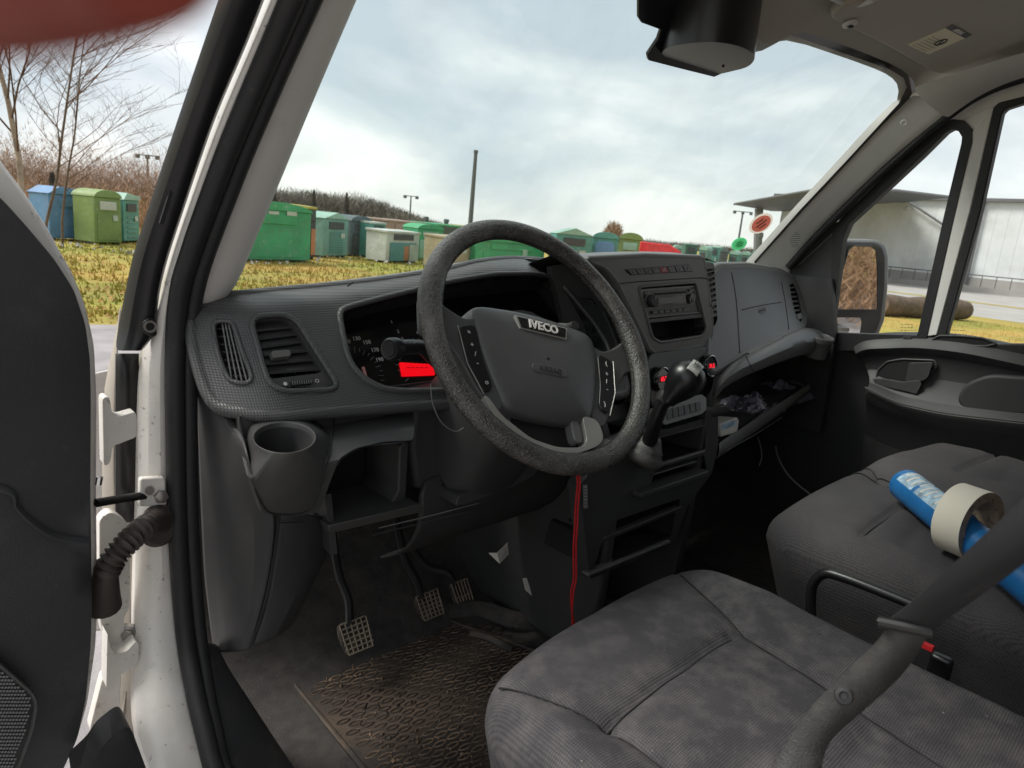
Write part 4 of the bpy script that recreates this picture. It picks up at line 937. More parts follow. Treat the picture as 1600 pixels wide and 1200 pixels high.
# ================================================================== STEERING WHEEL
whl = thing('steering_wheel', 'worn black steering wheel with airbag cover and silver lower spoke, turned slightly right', 'steering wheel', WC)
TH = radians(-17)
U_ = XR * cos(TH) + WV * sin(TH); V_ = -XR * sin(TH) + WV * cos(TH)
def wp(u, v, w=0.0): return WC + U_ * u + V_ * v + WN * w
HD = -.032   # the hub sits below the rim's centre
def hp(u, v, w=0.0): return wp(u, v + HD, w - .006)
Rr = .200
rim = []
for k in range(120):
    a = 2 * pi * k / 120; c = wp(Rr * cos(a), Rr * sin(a)); d = U_ * cos(a) + V_ * sin(a); ring = []
    an = (math.degrees(a) + 360) % 360
    fat = 1 + .12 * sum(math.exp(-((an - q) / 14) ** 2) for q in (10, 170))
    for j in range(16):
        b = 2 * pi * j / 16; ring.append(c + d * cos(b) * .0165 * fat + WN * sin(b) * .0150 * fat)
    rim.append(ring)
mk('rim', loft(rim, close=True, closev=True), 'wheel_leather', whl, smooth=0 or 180, label='worn leather rim with pale scuffs')
mk('rim_seam', tube([wp((Rr - .0163) * cos(a), (Rr - .0163) * sin(a), .001) for a in [2 * pi * k / 90 for k in range(90)]], .0011, 6, True), 'hole', whl)
# airbag cover, domed
ab = [(-.118, .072), (-.075, .083), (0, .088), (.075, .083), (.118, .072), (.122, .030), (.108, -.03), (.088, -.080), (.060, -.094), (0, -.098), (-.060, -.094), (-.088, -.080), (-.108, -.03), (-.122, .030)]
abp = catmull([Vector((x, y, 0)) for x, y in ab], 5, True)
rows = []
for s, h in ((1.0, -.055), (1.0, -.022), (.985, -.013), (.95, -.007), (.85, -.002), (.65, .003), (.4, .006), (.18, .007), (.02, .007)):
    rows.append([hp(p.x * s, (p.y - .0) * s, h) for p in abp])
mk('airbag_cover', loft(rows, close=True), 'wheel_hub', whl, smooth=60, subd=1, label='dark grey airbag cover with badge')
# spokes
def spoke(pts, h0, h1, m, name='spoke', bev=.006, **k):
    return mk(name, prism([hp(x, y, h1) for x, y in rr2(pts)], -WN * (h1 - h0)), m, whl, bevel=bev, seg=3, **k)
def rr2(pts): return [(p.x, p.y) for p in rr([Vector((x, y, 0)) for x, y in pts], .012, 4)]
for sx in (-1, 1):
    spoke([(sx * .100, .060), (sx * .135, .046), (sx * .172, .062), (sx * .196, .084), (sx * .199, .020), (sx * .182, .018), (sx * .150, -.020), (sx * .130, -.060), (sx * .105, -.095), (sx * .085, -.090)], -.038, -.008, 'wheel_hub', bev=.007)
    # switch pad
    pad = mk('switch_pad', prism([hp(x, y, -.004) for x, y in rr2([(sx * .119, .040), (sx * .150, .030), (sx * .140, -.030), (sx * .118, -.072), (sx * .099, -.062), (sx * .112, -.020)])], -WN * .008), 'satin_black', whl, bevel=.0015)
    edge_ = [(sx * .151, .030), (sx * .141, -.030), (sx * .119, -.073)]
    mk('chrome_line', tube([hp(x, y, -.0035) for x, y in edge_], .0007, 5), 'silver', pad)
    for i, (x, y, s) in enumerate(((.133, .022, '\u00d7' if sx < 0 else '('), (.130, .002, '+'), (.126, -.012, '/'), (.124, -.026, '-'), (.112, -.054, 'o' if sx < 0 else ')'))):
        text('mark', s, hp(sx * x, y, -.003), U_, V_, .011, 'mark_white', pad)
# silver lower spokes with the dark hollow between them
mk('silver_trim', prism([wp(x, y, -.010) for x, y in rr2([(.060, -.112), (.092, -.116), (.098, -.146), (.082, -.160), (.04, -.176), (0, -.181), (-.05, -.173), (-.10, -.142), (-.120, -.108), (-.113, -.106), (-.092, -.134), (-.045, -.163), (0, -.171), (.045, -.167), (.062, -.156)])], -WN * .02), 'silver', whl, bevel=.0015, label='silver trim arc of the lower spoke')
mk('lower_spoke', prism([wp(x, y, -.030) for x, y in ((-.07, -.10), (.07, -.10), (.070, -.165), (-.060, -.17))], -WN * .02), 'satin_black', whl, bevel=.004)
mk('spoke_block', prism([wp(x, y, -.014) for x, y in rr2([(.038, -.118), (.056, -.120), (.058, -.156), (.040, -.158)])], -WN * .02), 'dash_grey', whl, bevel=.003)
# badge: outlined letters
bg_ = [hp(x, y, .0065 - (abs(x) > .04) * .001) for x, y in ((-.052, .066), (.052, .066), (.046, .044), (-.046, .044))]
bd = mk('badge', prism(bg_, -WN * .006), 'silver', whl, smooth=0, bevel=.0012, label='silver badge plate on the airbag cover')
mk('badge_field', prism([hp(x, y, .0072) for x, y in ((-.047, .0635), (.047, .0635), (.0425, .0465), (-.0425, .0465))], -WN * .002), 'satin_black', bd, smooth=0)
text('badge_letters', 'IVECO', hp(0, .0548, .0082), U_, V_, .0200, 'paper', bd, depth=.0010, bold=.0004)
ar = mk('airbag_plate', prism([hp(x, y, .0075) for x, y in rr2([(-.034, -.012), (.034, -.012), (.034, -.027), (-.034, -.027)])], -WN * .002), 'wheel_hub', whl, bevel=.0008)
text('airbag_text', 'AIRBAG', hp(0, -.0195, .0082), U_, V_, .0125, 'dash_dark', ar, bold=.0002)
mk('hub_boss', lathe(WC - WN * .06, WN, [(.05, -.03), (.06, .02), (.07, .03), (0, .03)], 24), 'dash_dark', whl)

# ================================================================== GEAR LEVER
gl = thing('gear_lever', 'black gear lever with round knob and pale shift plate, standing before the climate knobs', 'gear lever', V(1008, 715, y=.78))
kc = V(1072, 592, y=.715); kd = (kc - V(1024, 650, y=.745)).normalized()
mk('lever_knob', lathe(kc, kd, [(.014, -.056), (.018, -.044), (.028, -.026), (.0355, -.006), (.0360, .006), (.031, .020), (.019, .030), (0, .034)], 30), 'satin_black', gl, smooth=70)
pn = (V(1088, 573, r=kc.length - .022) - kc).normalized()
pu = (kd - pn * kd.dot(pn)).normalized(); pr = pu.cross(pn)
pc = kc + kd * .002 + pn * .0368
cap = mk('shift_plate', loft([[pc + pr * a + pu * b - pn * (a * a + b * b) * 13 for a in [-.012 + .0024 * i for i in range(11)]] for b in [-.0175 + .0035 * j for j in range(11)]]), 'knob_cap', gl, solid=.003, label='pale worn shift pattern plate')
pp = pc + pn * .0012
mk('shift_pattern', join(*[tube([pp + pr * a + pu * (-.009), pp + pr * a + pu * .009], .0006, 5) for a in (-.006, 0, .006)], tube([pp - pr * .006, pp + pr * .006], .0006, 5)), 'dash_dark', cap, smooth=0)
mk('lever_neck', tube(catmull([kc - kd * .045, V(1035, 632, y=.745), V(1022, 665, y=.76), V(1012, 700, y=.78)], 5), lambda t: .0115 + .004 * t, 16), 'satin_black', gl)
mk('neck_collar', lathe(V(1040, 622, y=.742), kd, [(.016, -.01), (.0185, 0), (.0185, .008), (.015, .012)], 20), 'rubber', gl)
mk('boot', lathe(V(1008, 706, y=.785), (kd + ZU * .5), [(.036, -.022), (.042, -.012), (.038, .0), (.033, .006), (.034, .010), (.026, .018), (.020, .030), (.016, .036)], 26), 'boot_leather', gl, smooth=60)
mk('lever_mount', prism(rr(VL([(985, 690), (1012, 676), (1034, 690), (1036, 712), (1020, 730), (990, 722)], y=.80), .006, 3), (0, .05, 0)), 'dash', gl, bevel=.008, seg=3)
# red lanyard
lan = thing('lanyard', 'red lanyard hanging from the ignition beneath the steering wheel', 'lanyard', V(903, 742, y=.74))
pth = [(903, 741), (904, 760), (901, 790), (900, 820), (898, 850), (898, 880), (898, 905), (894, 925), (892, 950), (892, 985)]
mk('cord', tube(catmull([V(x + 2.2, y, y=.735) for x, y in pth], 5), .0027, 7, flat=.6), 'red_cord', lan); mk('cord', tube(catmull([V(x - 1.8 + (3 if y > 930 else 0) * (y - 930) / 20, y, y=.738) for x, y in pth[:-1]] + [V(898, 978, y=.738)], 5), .0027, 7, flat=.6), 'red_cord', lan)
mk('knot', lathe(V(903, 741, y=.735), ZU, [(0, -.005), (.0042, -.002), (.0042, .002), (0, .005)], 10), 'red_cord', lan)

# ================================================================== PEDALS
def pedal(name, label, c, w, h, rows_, cols, tilt, arm, yawp=0):
    t = thing(name, label, 'pedal', c); c = Vector(c)
    n = Vector((sin(yawp) * -1, -cos(tilt), sin(tilt))).normalized(); u = (XR - n * XR.dot(n)).normalized(); v = n.cross(u); v = v if v.z > 0 else -v
    q = lambda a, b, d=0: c + u * a * w + v * b * h + n * d
    out = rr([q(-.42, -.5), q(.42, -.5), q(.5, .1), (q(.46, .5)), q(-.46, .5), q(-.5, .1)], .010, 3)
    mk('pad', prism(out, -n * .012), 'pedal_rubber', t, bevel=.002)
    gs = []
    for i in range(cols + 1):
        a = -.44 + .88 * i / cols; gs.append(tube([q(a * .9, -.46, .002), q(a, .46, .002)], .0017, 5))
    for j in range(rows_ + 1):
        b = -.46 + .92 * j / rows_; k = .40 if abs(b) > .4 else .45; gs.append(tube([q(-k, b, .002), q(k, b, .002)], .0017, 5))
    mk('tread', join(*gs), 'pedal_rib', t)
    mk('arm', tube(catmull([q(-.1, .2, -.012)] + [Vector(p) for p in arm], 5), .017, 8, flat=.45), 'dash_dark', t)
pedal('clutch_pedal', 'leftmost of the three pedals, wide pad with worn square grid tread', V(557, 993, y=1.04), .064, .062, 6, 5, .62, [V(545, 940, y=1.08), V(528, 890, y=1.12), V(515, 800, y=1.16)])
pedal('brake_pedal', 'middle of the three pedals, worn square grid tread in shadow', V(672, 945, y=1.10), .064, .058, 6, 5, .62, [V(650, 905, y=1.13), V(632, 870, y=1.15), V(615, 790, y=1.18)])
pedal('accelerator_pedal', 'rightmost of the three pedals, narrow with long slanted ribs', V(724, 931, y=1.12), .052, .074, 2, 5, .62, [V(700, 895, y=1.16), V(668, 885, y=1.19), V(640, 850, y=1.22)])
# tunnel edge / wheel arch
mk('floor_duct', tube(catmull([V(690, 958, y=1.12), V(750, 952, y=1.08), V(800, 968, y=1.0), V(850, 975, y=.97)], 6), lambda t: .02, 10, flat=.5), 'carpet', van)

# ================================================================== FLOOR MAT
fm = thing('floor_mat', 'muddy black rubber floor mat with raised oval rings, under the pedals', 'floor mat', (.78, .85, -.91))
mo = rr([Vector((.500, 1.17, -.918)), Vector((.74, 1.19, -.918)), Vector((.86, 1.12, -.918)), Vector((.90, 1.02, -.918)), Vector((.95, .90, -.918)), Vector((.96, .35, -.918)), Vector((.49, .35, -.918)), Vector((.50, .90, -.918))], .03, 4)
mk('mat_base', prism(mo, (0, 0, .008)), 'mat_rubber', fm, bevel=.003)
mk('mat_border', tube([p + Vector((0, 0, .008)) for p in mo], .005, 8, True), 'mat_rubber', fm)
eye = []
for j in range(0, 49):
    for i in range(-3, 14):
        x = .556 + i * .030 + (j % 2) * .015; y = .40 + j * .0165
        if not (y < 1.165 and x > .512 and x < .94 - max(0, y - 1.0) * .6): continue
        c = Vector((x, y, -.9095)); pts = []; aa = -.08
        for k in range(12):
            a = 2 * pi * k / 12; ex, ey = cos(a) * .0130, sin(a) * .0050 * (1 - .45 * abs(cos(a)) ** 2)
            pts.append(c + Vector((ex * cos(aa) - ey * sin(aa), ex * sin(aa) + ey * cos(aa), 0)))
        eye.append(tube(pts, .0016, 4, True))
mk('oval_rings', join(*eye), 'mat_rim', fm, kind='stuff', smooth=60)
rgm = random.Random(9); vs, fs = [], []
for i in range(420):
    x = .545 + abs(rgm.gauss(0, .12)) if i % 2 else rgm.uniform(.55, .92); y = rgm.uniform(.55, 1.12); r = rgm.uniform(.001, .0045); o = len(vs)
    if x > .93: continue
    c = Vector((x, y, -.909)); vs += [c + Vector((r * rgm.uniform(.6, 1.4), 0, 0)), c + Vector((-r * .5, r * rgm.uniform(.6, 1.4), 0)), c + Vector((-r, -r * rgm.uniform(.4, 1.2), 0)), c + Vector((0, 0, r * rgm.uniform(.6, 1.2)))]; fs += [(o, o + 1, o + 3), (o + 1, o + 2, o + 3), (o + 2, o, o + 3)]
mk('mud_crumbs', (vs, fs), 'mat_rim', fm, smooth=0, kind='stuff')
mk('heel_ridge', tube(catmull([Vector((.87, 1.03, -.905)), Vector((.89, .99, -.903)), Vector((.905, .93, -.905))], 5), .008, 8, flat=.6), 'mat_rubber', fm)

# small litter in the footwell
def scrap(name, label, pts, m='paper', th=.0008, cat='paper scrap'):
    o = mk(name, join(*[prism(p, Vector((0, th, 0))) for p in pts]), m, None, smooth=0, label=label, cat=cat); return o
scrap('paper_scrap', 'torn folded white paper scrap stuck on the dark console side', [[V(763, 864, y=.93), V(777, 864, y=.915), V(781, 881, y=.92)], [V(777, 864, y=.915), V(793, 848, y=.92), V(795, 866, y=.93), V(781, 881, y=.92)]])
scrap('paper_scrap', 'small white feather shaped scrap low on the dark console side', [[V(817, 904, y=.90), V(823, 903, y=.90), V(828, 918, y=.90), (V(831, 931, y=.90)), V(821, 922, y=.90)]])

# ================================================================== SEATS
seat = thing('driver_seat', 'dusty dark grey woven fabric driver seat in the foreground', 'seat', (.72, .25, -.92))
sc_ = Vector((.712, .245, 0)); hx, hy = .262, .325
def seat_warp(p):
    x, y = p.x, p.y
    # the front edge bows forward in the middle, right bolster runs a little outward
    y2 = y + (.030 * (1 - (x / hx) ** 2) - .015) * max(0, y / hy) + (.04 * (x / hx) * .6 * max(0, y / hy) if x > 0 else -.02 * max(0, y / hy) * (x / hx) ** 2)
    return Vector((sc_.x + x, sc_.y + y2, p.z))
def seat_z(x, y):
    X, Y = x + sc_.x, y + sc_.y; z = 0
    d = min(seg_d(X, Y, (.540, .401), (.815, .398)), 9); z += groove(d, .006, .007) + groove(d, .024, .005)
    d = min(seg_d(X, Y, (.915, .56), (.835, .39)), seg_d(X, Y, (.835, .39), (.80, -.05))); z += groove(d, .006, .006) + groove(d, .022, .004)
    d = min(seg_d(X, Y, (.49, .56), (.545, .40)), seg_d(X, Y, (.545, .40), (.575, -.05))); z += groove(d, .006, .006) + groove(d, .022, .004)
    d = seg_d(X, Y, (.645, .362), (.79, .365)); z += groove(d, .012, .004)
    d = seg_d(X, Y, (.62, .20), (.79, .21)); z += groove(d, .012, .005)
    t = max(0, min(1, (abs(x) - .14) / .12)); z += .028 * t * t * (1 if x > 0 else .5) * max(0, min(1, (.30 - y) / .2 + .35)) - .02 * (1 - t) * max(0, -(y - .05) / .3)
    z += .010 * math.exp(-((y - .20) / .10) ** 2)
    z += .0035 * noise.noise(Vector((x * 14, y * 14, 3)))
    return z
mk('seat_cushion', cushion(hx, hy, -.552, -.70, R=.042, Rc=.075, nx=110, ny=120, zf=seat_z, warp=seat_warp), 'fabric', seat, smooth=180, label='dusty woven seat cushion')
def surf(px_, py_, hx_, hy_, top, R_e, zf, warp, c):
    x, y = px_ - c.x, py_ - c.y; de = max(0, min(hx_ - abs(x), hy_ - abs(y))); z = top
    if de < R_e: z -= R_e - sqrt(max(0, R_e * R_e - (R_e - de) ** 2))
    return warp(Vector((x, y, z + zf(x, y) * min(1, de / R_e))))
def seams(paths, hx_, hy_, top, R_e, zf, warp, c, par, rad=.0013):
    gs = []
    for a, b in paths:
        n_ = 24; gs.append(tube([surf(a[0] + (b[0] - a[0]) * k / n_, a[1] + (b[1] - a[1]) * k / n_, hx_, hy_, top, R_e, zf, warp, c) + ZU * .0012 for k in range(n_ + 1)], rad, 5))
    mk('seam', join(*gs), 'hole', par)
seams([((.540, .401), (.815, .398)), ((.905, .54), (.835, .39)), ((.835, .39), (.80, 0)), ((.495, .545), (.545, .40)), ((.545, .40), (.575, 0))], hx, hy, -.552, .042, seat_z, seat_warp, sc_, seat)
# backrest
def back_warp(p):      # local z becomes forward, y becomes up
    lean = .28; o = Vector((.715, -.02, -.47)); f = Vector((0, cos(lean), sin(lean) * .9)); u = Vector((0, -sin(lean), cos(lean)))
    return o + XR * p.x + u * (p.y + .30) + f * p.z
def back_z(x, y): t = max(0, min(1, (abs(x) - .13) / .12)); return .085 * t * t
mk('backrest', cushion(.245, .40, .075, -.09, R=.05, Rc=.10, nx=50, ny=60, zf=back_z, warp=back_warp), 'fabric', seat, smooth=180)
# seat side shield and rail lever
mk('side_shield', prism(rr([Vector((.452, .50, -.70)), Vector((.452, -.05, -.66)), Vector((.452, -.05, -.82)), Vector((.452, .46, -.82))], .03, 4), (-.016, 0, 0)), 'sill_plastic', seat, bevel=.006)
mk('adjust_bar', tube(catmull([Vector((.445, .56, -.715)), Vector((.455, .50, -.70)), Vector((.452, .3, -.69)), Vector((.45, .1, -.69))], 5), .009, 10), 'dash_grey', seat)
mk('seat_base', box((.72, .22, -.81), .20, .24, .105), 'dash_dark', seat, bevel=.02)

bench = thing('passenger_bench', 'dark fabric double passenger bench with stitched panels beside the driver seat', 'bench seat', (1.66, .25, -.92))
bc = Vector((1.665, .225, 0)); bx, by = .435, .385
def bench_warp(p):
    x, y = p.x, p.y; return Vector((bc.x + x + (.06 * max(0, -x / bx) * max(0, (-y) / by) * -1) , bc.y + y + (.03 * (1 - (abs(x) / bx) ** 3) - .015) * max(0, y / by) - .03 * max(0, x / bx) ** 2 * max(0, y / by), p.z))
def bench_z(x, y):
    X, Y = x + bc.x, y + bc.y; z = 0
    d = seg_d(X, Y, (1.76, .62), (1.56, .35)); d = min(d, seg_d(X, Y, (1.70, .62), (1.60, .42)) + .004, seg_d(X, Y, (1.60, .42), (1.50, .1)))
    z += groove(d, .009, .014) + groove(d, .035, .014)
    for a, b in (((1.284, .428), (1.545, .42)), ((1.80, .413), (2.05, .417)), ((1.62, .50), (1.74, .56))): d = seg_d(X, Y, a, b); z += groove(d, .005, .008) + groove(d, .018, .004)
    for a, b in (((1.30, .36), (1.44, .37)), ((1.82, .34), (1.95, .35)), ((1.93, .55), (2.06, .42))): d = seg_d(X, Y, a, b); z += groove(d, .010, .004)
    z += .004 * noise.noise(Vector((x * 10, y * 10, 8))) + .016 * math.exp(-((y - .2) / .12) ** 2)
    z += .014 * max(0, min(1, (x - .08) / .05))
    return z
mk('seat_cushion', cushion(bx, by, -.548, -.78, R=.06, Rc=.07, nx=120, ny=100, zf=bench_z, warp=bench_warp, inset=.05), 'fabric_bench', bench, smooth=180, label='stitched double cushion')
seams([((1.284, .428), (1.545, .42)), ((1.80, .413), (2.03, .417)), ((1.70, .60), (1.60, .42)), ((1.60, .42), (1.50, .1)), ((1.76, .60), (1.56, .35))], bx, by, -.548, .06, bench_z, bench_warp, bc, bench, .0018)
def bb_warp(p):
    lean = .28; o = Vector((1.665, -.06, -.42)); f = Vector((0, cos(lean), sin(lean) * .9)); u = Vector((0, -sin(lean), cos(lean))); return o + XR * p.x + u * (p.y + .30) + f * p.z
mk('backrest', cushion(.43, .38, .07, -.07, R=.05, Rc=.08, nx=50, ny=40, warp=bb_warp), 'fabric_bench', bench, smooth=180)
mk('bench_frame', box((1.68, .2, -.85), .38, .26, .07), 'dash_dark', bench, bevel=.01)
# grab bar on the left flank of the bench
gb = [V(1268, 985, x=1.13), V(1267, 935, x=1.13), V(1272, 910, x=1.13), V(1290, 896, x=1.13), V(1320, 903, x=1.13), V(1370, 922, x=1.13), V(1430, 946, x=1.13)]
mk('grab_bar', tube(catmull(gb, 6), .0085, 12), 'satin_black', bench, label='black tubular grab bar on the bench side')

# ================================================================== SEAT BELT
belt = thing('seat_belt', 'black seat belt crossing the driver seat with a sliding buckle tongue', 'seat belt', V(1415, 975, r=.56))
def band(pts, wtab, rt, m, name, **k):
    a = [V(*p, r=r_) for (p, _), r_ in zip(pts, rt)]; b = [V(*q, r=r_ + .0) for (_, q), r_ in zip(pts, rt)]
    A, B = catmull(a, 6), catmull(b, 6); mid = [(x + y) / 2 for x, y in zip(A, B)]
    return mk(name, loft([A, mid, B]), m, belt, solid=.0014, smooth=30, **k)
band([((1700, 690), (1715, 795)), ((1600, 782), (1615, 870)), ((1500, 872), (1545, 922)), ((1430, 935), (1485, 962)), ((1390, 966), (1457, 985))], 0, [.36, .42, .48, .53, .555], 'webbing_dark', 'shoulder_webbing')
band([((1388, 975), (1450, 990)), ((1368, 1004), (1432, 1022)), ((1320, 1050), (1400, 1062)), ((1262, 1110), (1345, 1112)), ((1225, 1165), (1296, 1160)), ((1195, 1220), (1283, 1215)), ((1180, 1290), (1290, 1280))], 0, [.556, .57, .59, .61, .62, .625, .63], 'webbing', 'lap_webbing')
A, B = V(1372, 971, r=.553), V(1457, 988, r=.553)
dn = (V(1372, 981, r=.553) - A); mk('buckle_tongue', tube(catmull([A, (A + B) / 2, B], 4), .0042, 10), 'satin_black', belt)
mk('tongue_plate', prism([V(1372, 970, r=.556), V(1455, 984, r=.556), V(1450, 996, r=.556), V(1390, 984, r=.556)], (0, .004, 0)), 'satin_black', belt, bevel=.001)
c = V(1318, 1087, r=.598); nn_ = (-c).normalized(); mk('belt_button', lathe(c, nn_, [(.0065, 0), (.0058, .002), (.003, .0025), (.0025, .001), (0, .001)], 20), 'rubber', belt)
# buckle beside seat
bk = thing('belt_buckle', 'black belt buckle with red button between the seats', 'belt buckle', V(1470, 1035, x=1.02))
mk('buckle_body', box(V(1468, 1046, x=1.03), .008, .014, .022), 'satin_black', bk, bevel=.005)
mk('release_button', box(V(1449, 1010, x=1.0), .004, .008, .004), 'red_cord', bk, bevel=.001)

# ================================================================== THINGS ON THE BENCH
tbz = -.515
ct = thing('sealant_tube', 'blue sealant tube with pale printed label, lying on the passenger bench', 'tube', V(1470, 795, z=tbz))
a = V(1413, 756, z=-.495); b = V(1515, 838, z=-.500); dr = (b - a).normalized(); b = a + dr * .62
sd_ = dr.cross(ZU).normalized(); upv = sd_.cross(dr)
def octa(c, r, n=24): return [c + (sd_ * cos(k * 2 * pi / n) + upv * sin(k * 2 * pi / n)) * r for k in range(n)]
g = loft([octa(a - dr * .0, .027), octa(a + dr * .005, .033), octa(a + dr * .20, .033), octa(a + dr * .205, .030), octa(b, .030)], close=True); g[1].append(tuple(range(23, -1, -1)))
mk('tube_body', g, 'blue_plastic', ct, smooth=40)
mk('cap_ring', lathe(a - dr * .004, dr, [(.020, -.002), (.026, -.002), (.028, .003), (.020, .003)], 24), 'blue_plastic', ct)
lb = []
for (t0_, t1_) in ((.02, .075), (.085, .185)):
    A0 = octa(a + dr * t0_, .0334); A1 = octa(a + dr * t1_, .0334); lb.append((A0[2:9] + A1[2:9], [(i, i + 1, i + 8, i + 7) for i in range(6)]))
mk('label', join(*lb), 'blue_label', ct, smooth=60)
pr_l = []
for i_ in range(9):
    A0 = octa(a + dr * (.028 + .017 * i_), .0338); A1 = octa(a + dr * (.034 + .017 * i_), .0338); k0, k1 = (3, 7) if i_ % 3 else (4, 8); pr_l.append((A0[k0:k1] + A1[k0:k1], [(q_, q_ + 1, q_ + 5, q_ + 4) for q_ in range(3)]))
mk('label_print', join(*pr_l), 'paper', ct, smooth=60)
tp_ = thing('tape_roll', 'cream masking tape roll around the blue tube on the bench', 'tape roll', V(1500, 812, z=-.52))
tc_ = V(1512, 815, z=-.478); MI3 = MVI.to_3x3(); tax = (MI3 @ RT * .66 - tc_.normalized() * .70 - MI3 @ UP * .25).normalized()
mk('tape', lathe(tc_, tax, [(.049, -.024), (.062, -.024), (.062, .024), (.049, .024), (.049, -.024)], 48, caps=False), 'masking_tape', tp_)
mk('core', lathe(tc_, tax, [(.0445, -.0242), (.0492, -.0242), (.0492, .0242), (.0445, .0242), (.0445, -.0242)], 48, caps=False), 'cardboard', tp_)
mk('tape_side', join(lathe(tc_, tax, [(.0490, .0243), (.0612, .0243)], 48, caps=False), lathe(tc_, -tax, [(.0490, .0243), (.0612, .0243)], 48, caps=False)), 'cardboard', tp_)

# parcel shelf contents
rg = random.Random(3)
def crumple(name, label, c, sx, sy, sz, m, cat, seed=1, n=44):
    rows = []
    for i in range(n + 1):
        row = []
        for j in range(n + 1):
            u, v = i / n * 2 - 1, j / n * 2 - 1; e_ = (1 - u * u) * (1 - v * v)
            h = sz * (max(0, e_) ** .4) * (.60 + .35 * noise.noise(Vector((u * 1.6, v * 1.6, seed))) - .38 * abs(noise.noise(Vector((u * 3.2 + v, v * 2.6, seed + 5)))) - .16 * abs(noise.noise(Vector((u * 8, v * 8, seed + 9)))))
            row.append(Vector(c) + Vector((u * sx * (1 + .2 * noise.noise(Vector((v * 3, seed, 0)))), v * sy, h)))
        rows.append(row)
    return mk(name, loft(rows), m, None, smooth=28, solid=.001, label=label, cat=cat)
crumple('plastic_bag', 'crumpled dark violet plastic bag in the middle of the parcel shelf', V(1180, 640, y=.90) + Vector((0, .02, -.01)), .10, .06, .075, 'bag_plastic', 'plastic bag', 2)
crumple('plastic_bag', 'dark bunched plastic bag at the far end of the parcel shelf', V(1222, 615, y=.95) + Vector((0, 0, -.015)), .10, .06, .09, 'bag_plastic', 'plastic bag', 9)
wpk = thing('wipes_packet', 'white and blue wipes packet on the left end of the parcel shelf', 'packet', V(1140, 668, y=.82))
q = VL([(1125, 663), (1152, 652), (1155, 657), (1152, 676), (1126, 683)], y=.815); mk('packet', prism(rr(q, .003, 2), (.004, .05, -.01)), 'paper', wpk, bevel=.003)
mk('print_panel', prism(VL([(1128, 664), (1149, 656), (1149, 665), (1128, 672)], y=.8145), (0, .0008, 0)), 'blue_label', wpk, smooth=0)

# cables under the shelf
mk('cable', tube(catmull([V(1212, 697, y=1.0), V(1216, 715, y=.96), V(1230, 740, y=.92), V(1250, 760, y=.88), V(1270, 775, y=.84)], 6), .0028, 8), 'cable_grey', None, label='grey cable curving down under the parcel shelf to the bench', cat='cable')
mk('cable', tube(catmull([V(1184, 683, y=.95), V(1189, 700, y=.94), V(1190, 715, y=.93), V(1186, 728, y=.93)], 6), .0016, 7), 'cable_grey', None, label='short thin wire dangling under the parcel shelf', cat='cable')
mk('cable', tube(catmull([V(1050, 850, y=.9), V(1075, 868, y=.88), V(1100, 880, y=.9), V(1125, 893, z=-.9), V(1150, 885, z=-.9)], 6), .003, 7), 'rubber', None, label='black cable lying on the floor behind the console', cat='cable')

# ================================================================== PASSENGER DOOR
pdr = thing('passenger_door', 'closed passenger door with black lining and grey window frame', 'door', (2.12, .4, -.9))
XD = 2.11
def PD(pts, x=XD): return VL(pts, x=x)
# lining: lofted profile front to back with top ledge
T = [(1330, 536), (1345, 526), (1372, 521), (1433, 520), (1500, 524), (1560, 535), (1640, 552)]
U2 = [(1336, 556), (1352, 550), (1380, 549), (1433, 548), (1500, 556), (1560, 568), (1640, 586)]
M2 = [(1352, 606), (1364, 611), (1400, 628), (1440, 638), (1483, 646), (1560, 655), (1640, 664)]
B2 = [(1350, 625), (1372, 640), (1405, 652), (1440, 662), (1483, 670), (1560, 680), (1640, 690)]
b0 = [p + Vector((.05, 0, 0)) for p in PD(T, 2.10)]
r_top = PD(T, 2.085); r_u = PD(U2, 2.05); r_u2 = [p + Vector((.03, 0, -.005)) for p in r_u]; r_rec = [a * .5 + b * .5 + Vector((.05, 0, 0)) for a, b in zip(PD(U2, 2.05), PD(M2, 2.03))]; r_m0 = [p + Vector((.035, 0, .005)) for p in PD(M2, 2.02)]; r_m = PD(M2, 2.02); r_b = PD(B2, 2.04); r_bb = [p + Vector((.05, 0, -.05)) for p in r_b]; r_bot = [Vector((2.12, p.y, -.9)) for p in r_b]
mk('door_lining', loft([catmull(r, 4) for r in (b0, r_top, r_u, r_u2, r_rec, r_m0, r_m, r_b, r_bb, r_bot)]), 'dash_dark', pdr, subd=1, solid=.004, label='black passenger door lining with armrest ledge')
# front closing piece of the lining
mk('kick_panel', box((2.135, .85, -.62), .006, .60, .32), 'dash_dark', pdr)
mk('ledge_edge', tube(catmull([p + Vector((-.002, 0, .001)) for p in r_m], 5), .0032, 8), 'dash', pdr)
# handle recess and lever
hr = PD([(1372, 578), (1386, 565), (1410, 561), (1460, 563), (1464, 572), (1436, 614), (1425, 620), (1390, 610), (1368, 596)], 2.075)
mk('handle_recess', prism(rr(hr, .006, 3), (.01, 0, 0)), 'hole', pdr, bevel=.002)
mk('recess_rim', tube(rr(hr, .006, 3), .0028, 8, True), 'dash', pdr)
h_ = PD([(1363, 592), (1380, 592), (1410, 597), (1436, 594), (1440, 600), (1432, 616), (1418, 612), (1390, 606), (1368, 600)], 2.058)
mk('door_handle', prism(rr(h_, .004, 3), (.012, 0, 0)), 'dash', pdr, bevel=.003, seg=3, label='black inner door lever')
h_ = PD([(1420, 567), (1458, 566), (1450, 590), (1440, 596), (1414, 596)], 2.06); mk('handle_plate', prism(rr(h_, .005, 3), (.01, 0, 0)), 'dash_dark', pdr, bevel=.003)
sp = PD([(1494, 628), (1500, 610), (1512, 597), (1545, 585), (1620, 590), (1640, 650), (1560, 648), (1510, 644)], 2.055)
